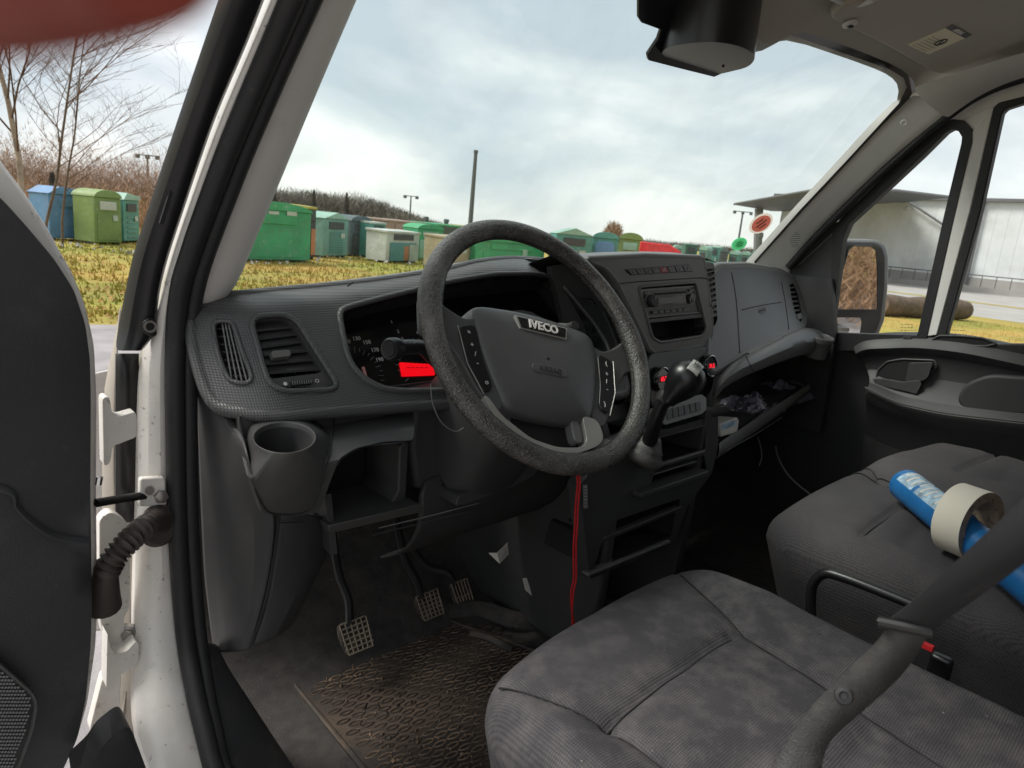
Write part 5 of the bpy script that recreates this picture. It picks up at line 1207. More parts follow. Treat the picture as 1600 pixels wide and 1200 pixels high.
mk('pocket_bulge', prism(rr(sp, .02, 5), (.03, 0, 0)), 'dash_dark', pdr, bevel=.012, seg=4)
sw = PD([(1404, 530), (1410, 525.5), (1434, 525), (1430, 531)], 2.08); wsw = mk('window_switch', prism(rr(sw, .003, 2), (.006, 0, -.004)), 'mark_grey', pdr, bevel=.001)
mk('rocker', prism(PD([(1411, 529), (1414, 526.5), (1424, 526.5), (1422, 529.5)], 2.076), (.004, 0, 0)), 'chrome', wsw, smooth=0)
tr = PD([(1456, 531), (1468, 524.5), (1500, 525), (1535, 528), (1558, 537), (1540, 541), (1462, 537)], 2.078)
mk('ledge_tray', prism(rr(tr, .006, 3), (.003, 0, 0)), 'hole', pdr); mk('tray_rim', tube(rr(tr, .006, 3), .0028, 8, True), 'dash', pdr)
# window frame of the door in painted grey, with the black seals
def bar(a, b, x, m, name, off=.02, **k):
    return mk(name, prism(PD(a + b[::-1], x), (off, 0, 0)), m, pdr, bevel=.003, **k)
# black triangular mirror plate & wide seal along the pillar
tri = [(1224, 424), (1250, 398), (1306, 346), (1322, 352), (1318, 372), (1300, 520), (1296, 545), (1268, 545), (1258, 470), (1240, 440)]
mk('mirror_plate', prism(PD(tri, 2.085), (.02, 0, 0)), 'dash_dark', pdr, bevel=.004)
mk('mirror_plate_edge', tube(PD([(1247, 415), (1272, 392), (1305, 362)], 2.083), .0022, 6), 'mark_grey', pdr)
qo = [(1298, 548), (1300, 360), (1316, 338), (1380, 276), (1440, 222), (1470, 194), (1488, 186), (1506, 188), (1519, 202), (1519, 222), (1490, 340), (1448, 526), (1444, 548)]
qi = [(1298, 520), (1317, 374), (1327, 350), (1392, 290), (1440, 245), (1478, 207), (1487, 202), (1497, 204), (1503, 214), (1502, 224), (1474, 340), (1434, 520), (1432, 524)]
mk('quarter_window_seal', ringp(PD(qo, 2.08), PD(qi, 2.08), (.03, 0, 0)), 'seal_black', pdr, bevel=.003, smooth=30)
mk('quarter_window', (PD(qo, 2.10), [tuple(range(len(qo)))]), 'side_glass', pdr, smooth=0, label='triangular quarter window')
bo_ = [(1519, 205), (1490, 340), (1448, 526)]; bi_ = [(1553, 166), (1516, 330), (1464, 524)]
bar(bo_, bi_, 2.082, 'pillar_grey', 'window_divider', .03, label='grey bar between quarter and main window')
# upper frame (grey) between the cant rail and windows
uo = [(1290, 350), (1330, 320), (1395, 256), (1478, 188), (1534, 152), (1600, 127), (1720, 98)]
ui = [(1316, 340), (1340, 322), (1405, 262), (1484, 196), (1553, 166), (1600, 152), (1720, 128)]
bar(uo, ui, 2.086, 'pillar_grey', 'window_header', .03)
gf = [(1470, 196), (1488, 184), (1534, 150), (1600, 126), (1600, 152), (1553, 166), (1519, 206), (1508, 190)]
mk('frame_corner', prism(PD(gf, 2.087), (.02, 0, 0)), 'pillar_grey', pdr)
mo_ = [(1464, 526), (1516, 330), (1552, 168), (1560, 160), (1600, 150), (1740, 126), (1760, 560), (1464, 560)]
mi_ = [(1478, 524), (1532, 330), (1566, 176), (1572, 170), (1600, 161), (1730, 140), (1745, 540), (1478, 536)]
mk('main_window_seal', ringp(PD(mo_, 2.08), PD(mi_, 2.08), (.03, 0, 0)), 'seal_black', pdr, bevel=.003, smooth=30)
mk('main_window', (PD(mo_, 2.10), [tuple(range(len(mo_)))]), 'side_glass', pdr, smooth=0, label='large front passenger window')
for x0, n in ((1408, 3), (1482, 1)):
    for i in range(n):
        mk('glass_marking', join(*[tube([V(x0 + k * 5 + (0 if n > 1 else 8), 507 + i * 4.6 + (9 if n == 1 else 0), x=2.095), V(x0 + k * 5 + 3 + (0 if n > 1 else 8), 507 + i * 4.6 + (9 if n == 1 else 0), x=2.095)], .0009, 4) for k in range(4 if i < 2 else 5)]), 'dash_dark', pdr, smooth=0)
mk('rear_side_panel', box((2.12, -.5, -.2), .012, .45, .75), 'white_paint', pdr)

# ================================================================== WING MIRROR
wm = thing('wing_mirror', 'black wing mirror with tall glass over small convex glass, outside the passenger window', 'wing mirror', V(1340, 525, x=2.4))
XM = 2.42
mn = Vector((-.46, -.89, 0)).normalized()
MP = PLN(V(1345, 450, x=XM), mn)
def MQ(pts, off=0): q = PLN(MP[0] + mn * off, mn); return [V(x, y, pl=q) for x, y in pts]
mo2 = [(1310, 385), (1322, 377), (1372, 378), (1382, 384), (1387, 400), (1386, 450), (1380, 500), (1372, 522), (1355, 530), (1298, 532), (1297, 510), (1304, 430)]
mk('housing', prism(rr(MQ(mo2, .0), .012, 4), -mn * .08), 'satin_black', wm, bevel=.012, seg=3)
mk('shell_cover', prism(rr([p for p in MQ([(1306, 383), (1322, 374), (1374, 375), (1386, 382), (1391, 400), (1390, 450), (1385, 500), (1375, 525), (1355, 534), (1296, 536), (1292, 510), (1300, 430)], -.03)], .012, 4), -mn * .07), 'dash_grey', wm, bevel=.02, seg=3)
mg = rr(MQ([(1326, 391), (1334, 384), (1362, 385), (1369, 392), (1371, 420), (1371, 484), (1306, 484), (1314, 430)], .003), .006, 3)
mk('mirror_glass', prism(mg, -mn * .002), 'mirror_glass', wm, smooth=0, label='tall flat mirror glass')
mg = rr(MQ([(1301, 496), (1344, 496), (1346, 504), (1342, 528), (1299, 528)], .003), .006, 3)
vsm = []; 
mk('convex_glass', prism(mg, -mn * .002), 'mirror_glass', wm, smooth=0, label='small lower mirror glass')
mk('glass_rim', join(tube(rr(MQ([(1326, 391), (1334, 384), (1362, 385), (1369, 392), (1371, 420), (1371, 484), (1306, 484), (1314, 430)], .003), .006, 3), .002, 6, True)), 'dash_dark', wm)
mk('mirror_arm', tube([V(1300, 515, x=2.14), V(1320, 515, x=2.4)], .015, 10), 'satin_black', wm)

# ================================================================== THINGS ON THE WINDSCREEN AND ROOF
cmx = thing('mirror_module', 'black sensor housing with grey underside hanging from the top centre of the windscreen', 'sensor housing', V(1095, 30, pl=WSP))
wq = lambda pts, off=0: [V(x, y, pl=PLN(WSP[0] - WSP[1] * off, WSP[1])) for x, y in pts]
pl_ = wq([(994, -40), (994, 24), (999, 32), (1029, 43), (1024, 58), (1008, 82), (1010, 91), (1060, 104), (1112, 117), (1150, 100), (1170, -40)], .012)
mk('mounting_plate', prism(pl_, -WSP[1] * .008), 'satin_black', cmx, bevel=.002)
bt = [(1040, 76), (1075, 68), (1120, 66), (1160, 74), (1179, 88), (1170, 103), (1145, 111), (1112, 116), (1070, 105), (1036, 93)]
z0 = V(1112, 117, pl=WSP).z; bc_ = [V(x, y, z=z0) for x, y in bt]; mdl = [p + ZU * .06 for p in bc_]; tt = [p + ZU * .20 for p in bc_]
c4 = lambda r: catmull(r, 4, True)
g = loft([c4(tt), c4(mdl), c4(bc_)], close=True)
mk('housing_body', g, 'satin_black', cmx, smooth=60)
fc = sum(bc_, Vector()) / len(bc_)
mk('underside', ([p for p in c4(bc_)] + [p + (fc - p) * .08 - Vector((0, 0, .002)) for p in c4(bc_)], [tuple(range(40, 80))] + [(i, (i + 1) % 40, (i + 1) % 40 + 40, i + 40) for i in range(40)]), 'underside_grey', cmx, smooth=30, label='grey oval underside')
cdot = V(1130, 103, r=fc.length - .002); mk('sensor_dot', lathe(cdot, (-cdot).normalized(), [(.0025, -.002), (.0025, .002), (0, .002)], 12), 'hole', cmx)

# sun visor
vs_ = thing('sun_visor', 'grey beige folded sun visor with airbag warning label above the passenger', 'sun visor', V(1450, 50, z=.42))
VN = Vector((0, -.30, -.95)).normalized(); VPl = PLN((1.75, .66, .385), VN)
def VZ(pts, off=0): q = PLN(VPl[0] + VN * off, VN); return [V(x, y, pl=q) for x, y in pts]
mk('visor_panel', prism(rr(VZ([(1297, 30), (1302, 18), (1330, 6), (1420, -30), (1600, -60), (1700, 0), (1640, 70), (1600, 84), (1514, 113), (1470, 117), (1456, 112), (1380, 70)]), .02, 5), -VN * .018), 'visor_vinyl', vs_, bevel=.006, seg=3)
c = VZ([(1328, 36)], .002)[0]; mk('visor_clip', lathe(c, VN, [(.014, 0), (.013, .004), (.008, .006), (0, .006)], 20), 'pillar_grey', vs_); mk('clip_slot', box(c + VN * .006, .006, .004, .002), 'hole', vs_)
lab = VZ([(1418, 70), (1488, 39), (1519, 55), (1451, 85)], .001); lb_ = mk('warning_label', prism(lab, -VN * .0008), 'label_cream', vs_, smooth=0, label='cream airbag warning sticker')
s2 = VZ([(1477, 44), (1488, 39), (1519, 55), (1508, 60)], .0016); mk('label_band', prism(s2, -VN * .0004), 'satin_black', lb_, smooth=0)
eu = (lab[1] - lab[0]).normalized(); ev_ = (lab[0] - lab[3]).normalized()
ce = VZ([(1498, 49.5)], .0022)[0]; text('label_text', 'AIRBAG', ce, (lab[2] - lab[1]).normalized(), eu, .013, 'paper', lb_, bold=.0003)
ce = VZ([(1470, 66)], .0018)[0]
mk('pictogram', join(tube([ce + eu * cos(a) * .012 + ev_ * sin(a) * .012 for a in [k * pi / 10 for k in range(20)]], .0012, 5, True), tube([ce - eu * .008 - ev_ * .008, ce + eu * .008 + ev_ * .008], .0012, 5)), 'dash_dark', lb_, smooth=0)
mk('print_lines', join(*[tube([VZ([(1426 + k * 6, 70.5 - k * 2.6)], .0018)[0], VZ([(1448 + k * 6, 80.5 - k * 2.6)], .0018)[0]], .0004, 4) for k in range(6)]), 'mark_grey', lb_, smooth=0)
# small grip at the roof edge
mk('roof_grip', tube(catmull(VL([(1298, -6), (1320, 3), (1345, 4), (1368, -4)], z=.40), 5), .010, 10, flat=.6), 'pillar_grey', van)

# round stickers on the windscreen
def sticker(label, cx, cy, rx, ry, ang, ring, fill, txt):
    t = thing('round_sticker', label, 'sticker', V(cx, cy, pl=WSP)); pl = PLN(WSP[0] - WSP[1] * .003, WSP[1])
    pts = [V(cx + cos(ang) * rx * cos(a) - sin(ang) * ry * sin(a), cy + sin(ang) * rx * cos(a) + cos(ang) * ry * sin(a), pl=pl) for a in [k * pi / 16 for k in range(32)]]
    mk('disc', (pts, [tuple(range(32))]), ring, t, smooth=0); c = sum(pts, Vector()) / 32
    mk('inner_disc', ([c + (p - c) * .8 - WSP[1] * .001 for p in pts], [tuple(range(32))]), fill, t, smooth=0)
    b = (pts[0] - c).normalized(); w_ = (pts[8] - c).normalized(); rw = (pts[8] - c).length; ru_ = (pts[0] - c).length
    mk('sticker_print', join(*[prism([c - WSP[1] * .0015 + b * (ru_ * x0) + w_ * (rw * y0), c - WSP[1] * .0015 + b * (ru_ * x1) + w_ * (rw * y0), c - WSP[1] * .0015 + b * (ru_ * x1) + w_ * (rw * (y0 + .16)), c - WSP[1] * .0015 + b * (ru_ * x0) + w_ * (rw * (y0 + .16))], -WSP[1] * .0003) for x0, x1, y0 in ((-.5, .5, -.08), (-.35, .3, .22), (-.3, .35, -.40))]), ring, t, smooth=0)
def backlit(name, col):
    m = mat(name, col); T = m.node_tree; n = T.nodes; l = T.links; a = n.new('ShaderNodeBsdfTranslucent'); a.inputs[0].default_value = (*[min(1, c * 1.6) for c in col], 1); q = n.new('ShaderNodeMixShader'); q.inputs[0].default_value = .6
    l.new(n['Principled BSDF'].outputs[0], q.inputs[1]); l.new(a.outputs[0], q.inputs[2]); l.new(q.outputs[0], n['Material Output'].inputs[0])
for k_, c_ in (('sticker_red', (.55, .16, .13)), ('sticker_grey', (.42, .36, .31)), ('sticker_green', (.06, .34, .14)), ('sticker_pale', (.50, .66, .54))): backlit(k_, c_)
sticker('round red and grey sticker on the windscreen corner, above the green one', 1189, 349, 21, 13, -.62, 'sticker_grey', 'sticker_red', '18')
sticker('round green environmental sticker low in the windscreen corner', 1155, 381, 13, 9, -.45, 'sticker_green', 'sticker_pale', '4')

# ================================================================== OUTDOORS
def Wd(px, py): return W(px, py, z=GZ)
gr = []
def gz(x, y): return GZ
mk('ground', ([Vector((-500, -400, GZ)), Vector((900, -400, GZ)), Vector((900, 900, GZ)), Vector((-500, 900, GZ))], [(0, 1, 2, 3)]), 'grass_ground', None, van=False, smooth=0, kind='structure')
mk('parking_area', ([Vector((-12, -30, GZ + .004)), Vector((14, -30, GZ + .004)), Vector((12, 6.0, GZ + .004)), Vector((5, 9.6, GZ + .004)), Vector((1.6, 10.4, GZ + .004)), Vector((-12, 11.5, GZ + .004))], [(0, 1, 2, 3, 4, 5)]), 'asphalt', None, van=False, smooth=0, kind='structure')
mk('yard', ([Vector((28.5, -40, GZ + .004)), Vector((110, -60, GZ + .004)), Vector((100, 70, GZ + .004)), Vector((60, 62, GZ + .004)), Vector((60, 26, GZ + .004)), Vector((33, 11, GZ + .004))], [(0, 1, 2, 3, 4, 5)]), 'concrete', None, van=False, smooth=0, kind='structure')
mk('verge', ([Vector((36, -40, GZ + .012)), Vector((38, -40, GZ + .012)), Vector((50, 20, GZ + .012)), Vector((48.5, 20, GZ + .012))], [(0, 1, 2, 3)]), 'grass_ground', None, van=False, smooth=0, kind='structure')

# grass tufts on the near field
rg = random.Random(11); vs, fs = [], []
for i in range(9000):
    a = rg.uniform(radians(-2), radians(62)); d = 10.5 + 22 * rg.random() ** 1.3
    x, y = sin(a) * d, cos(a) * d
    if x < 12 and y < 11: 
        if y < 10.6 - .3 * max(0, x - 1.6): continue
    for b in range(3):
        o = len(vs); h = rg.uniform(.04, .13); w_ = rg.uniform(.012, .03); th = rg.uniform(0, pi); lx, ly = rg.uniform(-.05, .05), rg.uniform(-.05, .05); qx, qy = x + rg.uniform(-.1, .1), y + rg.uniform(-.1, .1)
        vs += [Vector((qx - cos(th) * w_, qy - sin(th) * w_, GZ)), Vector((qx + cos(th) * w_, qy + sin(th) * w_, GZ)), Vector((qx + lx, qy + ly, GZ + h))]; fs.append((o, o + 1, o + 2))
for i in range(2500):
    x = rg.uniform(20, 29); y = rg.uniform(0, 14); o = len(vs); h = rg.uniform(.05, .14); vs += [Vector((x - .03, y, GZ)), Vector((x + .03, y + .03, GZ)), Vector((x, y + .02, GZ + h))]; fs.append((o, o + 1, o + 2))
mk('grass', (vs, fs), 'grass_ground', None, van=False, smooth=0, kind='stuff', noflip=True)
vs, fs = [], []
for i in range(2600):
    a = rg.uniform(radians(2), radians(50)); d = 10.8 + 18 * rg.random() ** 1.4; x, y = sin(a) * d, cos(a) * d; o = len(vs); r = rg.uniform(.02, .05); t = rg.uniform(0, pi)
    for k in range(4): vs.append(Vector((x + cos(t + k * pi / 2) * r, y + sin(t + k * pi / 2) * r * .6, GZ + rg.uniform(.02, .08))))
    fs.append((o, o + 1, o + 2, o + 3))
mk('fallen_leaves', (vs, fs), 'dead_leaf', None, van=False, smooth=0, kind='stuff', noflip=True)

vs, fs = [], []
for i in range(120):
    px = rg.uniform(80, 760); b_ = W(px, lerp([(80, 380), (400, 408), (560, 402), (760, 418)], px) + rg.uniform(0, 9) ** 1, z=GZ); r = rg.uniform(.03, .10); o = len(vs)
    for k in range(4): a = k * pi / 2 + rg.random(); vs.append(Vector((b_.x + cos(a) * r, b_.y + sin(a) * r, GZ + rg.uniform(.02, .16))))
    fs.append((o, o + 1, o + 2, o + 3))
mk('litter', (vs, fs), 'concrete', None, van=False, smooth=0, kind='stuff', noflip=True)
# collection containers: front face spans px a..b on the ground line pb, top at pt
def container(label, a, b, pt_, pb, paint, style='gable', dep=.8, yaw=0.0, extra=None, dist=None, name='collection_container', cat='container', group='collection containers on the field', small=False):
    if dist: 
        A = W(a, pb, r=dist); B = W(b, pb, r=dist)
    else: A, B = Wd(a, pb), Wd(b, pb)
    A.z = B.z = GZ
    m_ = (A + B) / 2; d = sqrt(m_.x ** 2 + m_.y ** 2); up_ = W((a + b) / 2, pt_, r=1.0); top = up_.z / sqrt(up_.x ** 2 + up_.y ** 2) * d
    top = max(top, GZ + 1.2); u = B - A; u.z = 0; Wd_ = u.length; u.normalize()
    Rm = Matrix.Rotation(yaw, 3, 'Z'); u = Rm @ u; v = Vector((-u.y, u.x, 0)); v = v if v.dot(m_) > 0 else -v
    t = thing(name, label, cat, Vector((m_.x, m_.y, GZ)), group, van=False)
    h = top - GZ; c = Vector((m_.x, m_.y, GZ)); P = lambda x, y, z: c + u * (x * Wd_ / 2) + v * y + ZU * z
    e_ = h * .86 if style in ('gable', 'arch', 'shed') else h
    mk('body', prism([P(-1, 0, .08), P(1, 0, .08), P(1, dep, .08), P(-1, dep, .08)], ZU * (e_ - .08)), 'paint_' + paint, t, van=False, bevel=.02)
    rp = 'paint_' + (extra or {}).get('roof', paint)
    if style == 'gable': pr_ = [P(-1.04, -.05, e_), P(1.04, -.05, e_), P(0, -.05, h)]
    elif style == 'shed': pr_ = [P(-1.04, -.05, e_), P(1.04, -.05, e_), P(1.04, -.05, h - .1), P(-.6, -.05, h)]
    else: pr_ = [P(cos(k * pi / 10) * 1.03, -.05, e_ + (h - e_) * sin(k * pi / 10)) for k in range(11)]
    if style != 'flat': mk('roof', prism(pr_, v * (dep + .1)), rp, t, van=False, bevel=.01)
    else: mk('lid', prism([P(-1.03, -.04, h - .06), P(1.03, -.04, h - .06), P(1.03, dep + .04, h - .02), P(-1.03, dep + .04, h - .02)], ZU * .08), rp, t, van=False, bevel=.01)
    mk('foot', prism([P(-.9, .05, 0), P(-.75, .05, 0), P(-.75, dep - .05, 0), P(-.9, dep - .05, 0)], ZU * .08), 'paint_dark', t, van=False)
    mk('foot', prism([P(.75, .05, 0), P(.9, .05, 0), P(.9, dep - .05, 0), P(.75, dep - .05, 0)], ZU * .08), 'paint_dark', t, van=False)
    ex = extra or {}
    if not small and 'patch' not in ex and dep < 1.3:
        mk('notice', prism([P(.30, -.05, e_ * .52), P(.66, -.05, e_ * .52), P(.66, -.05, e_ * .64), P(.30, -.05, e_ * .64)], v * .01), 'paint_pale', t, van=False, smooth=0)
    if not small:
        mk('deposit_hatch', prism([P(-.6, -.035, e_ * .74), P(.6, -.035, e_ * .74), P(.6, -.035, e_ * .92), P(-.6, -.035, e_ * .92)], v * .04), 'paint_' + ex.get('hatch', 'dark'), t, van=False, bevel=.01)
        if ex.get('lines'):
            for k in range(ex['lines']):
                z0 = e_ * (.14 + .56 * k / ex['lines']); mk('louvre', prism([P(-.55, -.03, z0), P(.55, -.03, z0), P(.55, -.03, z0 + .04), P(-.55, -.03, z0 + .04)], v * .03), 'paint_' + ex.get('lc', 'pale'), t, van=False)
        else: mk('door_panel', prism([P(-.8, -.02, e_ * .10), P(.8, -.02, e_ * .10), P(.8, -.02, e_ * .66), P(-.8, -.02, e_ * .66)], v * .02), 'paint_' + ex.get('door', paint), t, van=False, bevel=.008)
        for (x0, x1, z0, z1, cc2) in ex.get('patch', []): mk('poster', prism([P(x0, -.045, e_ * z0), P(x1, -.045, e_ * z0), P(x1, -.045, e_ * z1), P(x0, -.045, e_ * z1)], v * .01), 'paint_' + cc2, t, van=False, smooth=0)
    return t, P, e_
container('blue container with two plain doors at the far left of the field', 87, 151, 294, 377, 'blue', 'shed', 1.0, -.25, dict(door='blue', hatch='blue', roof='blue'))
ct_, P_, e_ = container('olive green container with a white sign board, right of the blue one', 151, 189, 297, 383, 'olive', 'arch', .9, -.1, dict(hatch='white', door='olive'))
container('teal container with pale slanting roof, right of the olive green one', 188, 224, 302, 380, 'teal', 'shed', .9, .25, dict(roof='lgreen', lines=5, lc='pteal'))
container('big plain bright green container beside the windscreen pillar', 362, 478, 314, 410, 'green', 'arch', 1.2, -.12, dict(hatch='green', door='green', roof='green', patch=[(.35, .6, .92, 1.0, 'pale'), (-.1, .15, .92, .98, 'pale')]))
container('narrow container with a yellow top and orange poster, between green and pale teal ones', 479, 493, 324, 406, 'dark', 'flat', .7, .1, dict(roof='yellow', patch=[(-.4, .7, .1, .6, 'orange')], hatch='dark'))
container('pale teal container with louvred panel, left of the dark slate one', 501, 546, 332, 403, 'pteal', 'gable', .9, .12, dict(lines=9, lc='teal', roof='lgreen'))
container('dark slate container with open hatch', 546, 578, 337, 401, 'slate', 'arch', .9, 0, dict(door='dark', hatch='dark'))
container('teal container with louvres and flat pale roof, right of the slate one', 577, 601, 348, 403, 'teal', 'flat', .9, .05, dict(lines=7, lc='pteal', roof='pale'))
container('beige pink shed with low roof behind the poster container', 602, 660, 346, 398, 'pink', 'flat', 1.6, 0, dict(door='pink', hatch='pink', roof='pink'))
container('white framed container with colourful poster front', 598, 657, 367, 411, 'white', 'flat', .9, .1, dict(hatch='dark', door='posterteal', patch=[(-.8, 0, .08, .6, 'posterteal'), (0, .3, .1, .55, 'orange'), (.35, .9, .05, .6, 'pale')]))
container('upright green container with rounded top, left of the wheel rim', 656, 684, 350, 408, 'green', 'arch', 1.0, -.3, dict(door='lgreen', hatch='lgreen'))
container('long green shed with flat roof, partly behind the wheel rim', 680, 722, 352, 400, 'dgreen', 'flat', 1.5, 0, dict(roof='green', door='dgreen', hatch='dark'))
container('beige container seen through the steering wheel', 690, 732, 384, 421, 'beige', 'flat', .9, 0, dict(door='beige', hatch='beige'))
container('narrow teal louvred container seen through the steering wheel', 733, 752, 380, 421, 'pteal', 'flat', .9, 0, dict(lines=7, lc='teal'))
container('bright green container seen through the steering wheel', 753, 836, 372, 424, 'green', 'arch', 1.1, -.2, dict(door='green', hatch='green', patch=[(.3, .45, .3, .8, 'lgreen')]))
container('teal container with ribbed left side, right of the wheel rim', 864, 924, 356, 410, 'teal', 'gable', 1.0, .3, dict(lines=6, lc='pteal', hatch='dark', roof='lgreen'), dist=30)
container('blue container with teal arched top, between teal and olive ones', 922, 963, 362, 410, 'teal', 'arch', 1.0, 0, dict(door='blue', hatch='blue', patch=[(-.75, .75, .2, .85, 'blue')]), dist=31)
container('olive green container with arched top, left of the red one', 963, 1000, 363, 411, 'olive', 'arch', 1.0, 0, dict(door='olive', hatch='lgreen'), dist=31)
# red low bonnet-like container
A = W(996, 412, r=27); B = W(1062, 412, r=27); A.z = B.z = GZ; u = (B - A).normalized(); v = Vector((-u.y, u.x, 0)); t = thing('skip', 'bright red low skip with sloping top in front of the far containers', 'skip', (A + B) / 2, van=False)
h = 1.62; Wt = (B - A).length; P = lambda x, y, z: A + u * x * Wt + v * y + ZU * z
mk('skip_body', prism([P(0, 0, .1), P(1, 0, .1), P(1.0, 0, h * .90), P(.70, 0, h * 1.04), P(0, 0, h * 1.05)], v * 1.2), 'red_cover', t, van=False, bevel=.03)
for k in range(4): mk('rib', prism([P(.12 + k * .22, -.04, .12), P(.15 + k * .22, -.04, .12), P(.15 + k * .22, -.04, h * .75), P(.12 + k * .22, -.04, h * .75)], v * .04), 'red_cover', t, van=False)
# far row of small containers
rg = random.Random(5)
far = [('teal', 1003, 1022), ('dgreen', 1024, 1046), ('pteal', 1050, 1066), ('dgreen', 1068, 1088), ('pteal', 1090, 1104), ('teal', 1106, 1122), ('slate', 1123, 1136), ('teal', 1138, 1154), ('pteal', 1156, 1170), ('dgreen', 1172, 1186)]
words_ = ['first', 'second', 'third', 'fourth', 'fifth', 'sixth', 'seventh', 'eighth', 'ninth', 'tenth']
for i, (c_, a_, b_) in enumerate(far):
    nm = dict(teal='teal', dgreen='dark green', pteal='pale teal', slate='slate grey')[c_]
    container(f'small distant {nm} container, {words_[i]} from the left in the far row', a_, b_, 380 + i * 1.3 + rg.uniform(-2, 2), 405, c_, rg.choice(['arch', 'flat', 'gable']), 1.0, rg.uniform(-.3, .3), dict(hatch='dark', roof='lgreen' if i % 3 else c_), dist=42 + rg.uniform(-2, 4), group='distant collection containers')

# poles and floodlights
def pole(label, px, ptop, pbase, d, r0, r1, heads=0, name='pole', tilt=0, hw=.9):
    b = W(px, pbase, r=d); b.z = GZ; tq = W(px + tilt, ptop, r=1); top = tq.z / sqrt(tq.x ** 2 + tq.y ** 2) * sqrt(b.x ** 2 + b.y ** 2)
    t = thing(name, label, 'lamp post' if heads else 'pole', b, van=False); T_ = Vector((b.x, b.y, top)); sdv = Vector((cos(YAW), -sin(YAW), 0))
    mk('mast', tube([b, T_], lambda s: r0 + (r1 - r0) * s, 8), 'pole_metal', t, van=False)
    if heads:
        mk('crossarm', tube([T_ - sdv * hw, T_ + sdv * hw], .06, 6), 'pole_metal', t, van=False)
        for k in range(heads): c = T_ + sdv * hw * (-1 + 2 * k / (heads - 1)); mk('floodlight', box(c - ZU * .15, .22, .15, .22), 'pole_metal', t, van=False, bevel=.03)
    else: mk('cap', lathe(T_, ZU, [(r1 * 1.3, -.1), (r1 * 1.3, .05), (0, .08)], 8), 'pole_metal', t, van=False)
pole('tall plain grey pole rising above the wheel rim', 731, 235, 400, 42, .16, .10)
pole('distant floodlight mast beside the bare trees', 232, 243, 330, 90, .16, .10, 3, 'floodlight_mast', hw=1.1)
pole('distant floodlight mast above the poster container', 638, 306, 380, 110, .16, .10, 2, 'floodlight_mast', hw=.9)
pole('distant floodlight mast left of the warehouse roof', 1150, 330, 400, 110, .18, .12, 3, 'floodlight_mast', hw=1.2)
pole('short dark post above the green shed, left one of two', 663, 340, 395, 40, .10, .10)
pole('short dark post above the green shed, nearer the wheel rim', 694, 344, 395, 40, .10, .12)
pole('grey post standing in for a sticker reflection, below the red sticker', 1181, 366, 412, 24, .07, .07)  # mark taken for the sticker's reflection, built as an added post

# warehouse
wh = thing('warehouse', 'long pale grey warehouse with overhanging flat roof and dark canopy', 'warehouse', (85, 20, GZ), van=False)
A = W(1206, 420, r=86); B = W(1800, 470, r=74); A.z = B.z = GZ; u = (B - A).normalized(); v = Vector((-u.y, u.x, 0)); v = v if v.dot(A) > 0 else -v
def hz(px, py, d): q = W(px, py, r=1); return q.z / sqrt(q.x ** 2 + q.y ** 2) * d
def onw(px, py, off=0.0):   # pixel on the wall plane
    d = ray(px, py); p0 = A - v * off; return d * (p0.dot(v) / d.dot(v))
zt = onw(1480, 310).z; zL = onw(1290, 312).z; zR = onw(1600, 330).z
ztop = (onw(1420, 303).z + onw(1590, 327).z) / 2
corner = onw(1206, 400); corner.z = GZ
e1 = onw(1390, 302); e2 = onw(1482, 310); e3 = onw(1600, 330)
mk('wall', prism([Vector((A.x, A.y, GZ)), Vector((B.x, B.y, GZ)), Vector((B.x, B.y, ztop)), Vector((A.x, A.y, ztop))], v * .3), 'wall_metal', wh, van=False, smooth=0)
mk('side_wall', prism([Vector((A.x, A.y, GZ)), A + v * 30, A + v * 30 + ZU * (ztop - GZ), Vector((A.x, A.y, ztop))], u * .3), 'wall_metal', wh, van=False, smooth=0)
L_ = (B - A).length
for k in range(34):
    p = A + u * (k * L_ / 33); mk('wall_rib', prism([p + ZU * 1.2 - v * .02, p + u * .10 + ZU * 1.2 - v * .02, p + u * .10 + ZU * (ztop - GZ) - v * .02, p + ZU * (ztop - GZ) - v * .02], v * .03), 'wall_metal', wh, van=False, smooth=0)
mk('plinth', prism([A - v * .12, B - v * .12, B - v * .12 + ZU * 1.25, A - v * .12 + ZU * 1.25], v * .1), 'concrete', wh, van=False, smooth=0)
mk('dock_edge', prism([A - v * 1.6, B - v * 1.6, B - v * 1.6 + ZU * .5, A - v * 1.6 + ZU * .5], v * 1.45), 'concrete', wh, van=False, smooth=0)
mk('gutter', prism([A - v * .5 + ZU * (ztop - GZ) - u * 1, B - v * .5 + ZU * (ztop - GZ), B - v * .5 + ZU * (ztop - GZ + .28), A - v * .5 + ZU * (ztop - GZ + .28) - u * 1], v * .8), 'roof_metal', wh, van=False, smooth=0)
mk('roof', prism([A - v * .3 + ZU * (ztop - GZ + .2), B - v * .3 + ZU * (ztop - GZ + .2), B + v * 30 + ZU * (ztop - GZ + .3), A + v * 30 + ZU * (ztop - GZ + .3)], ZU * .1), 'roof_metal', wh, van=False, smooth=0)
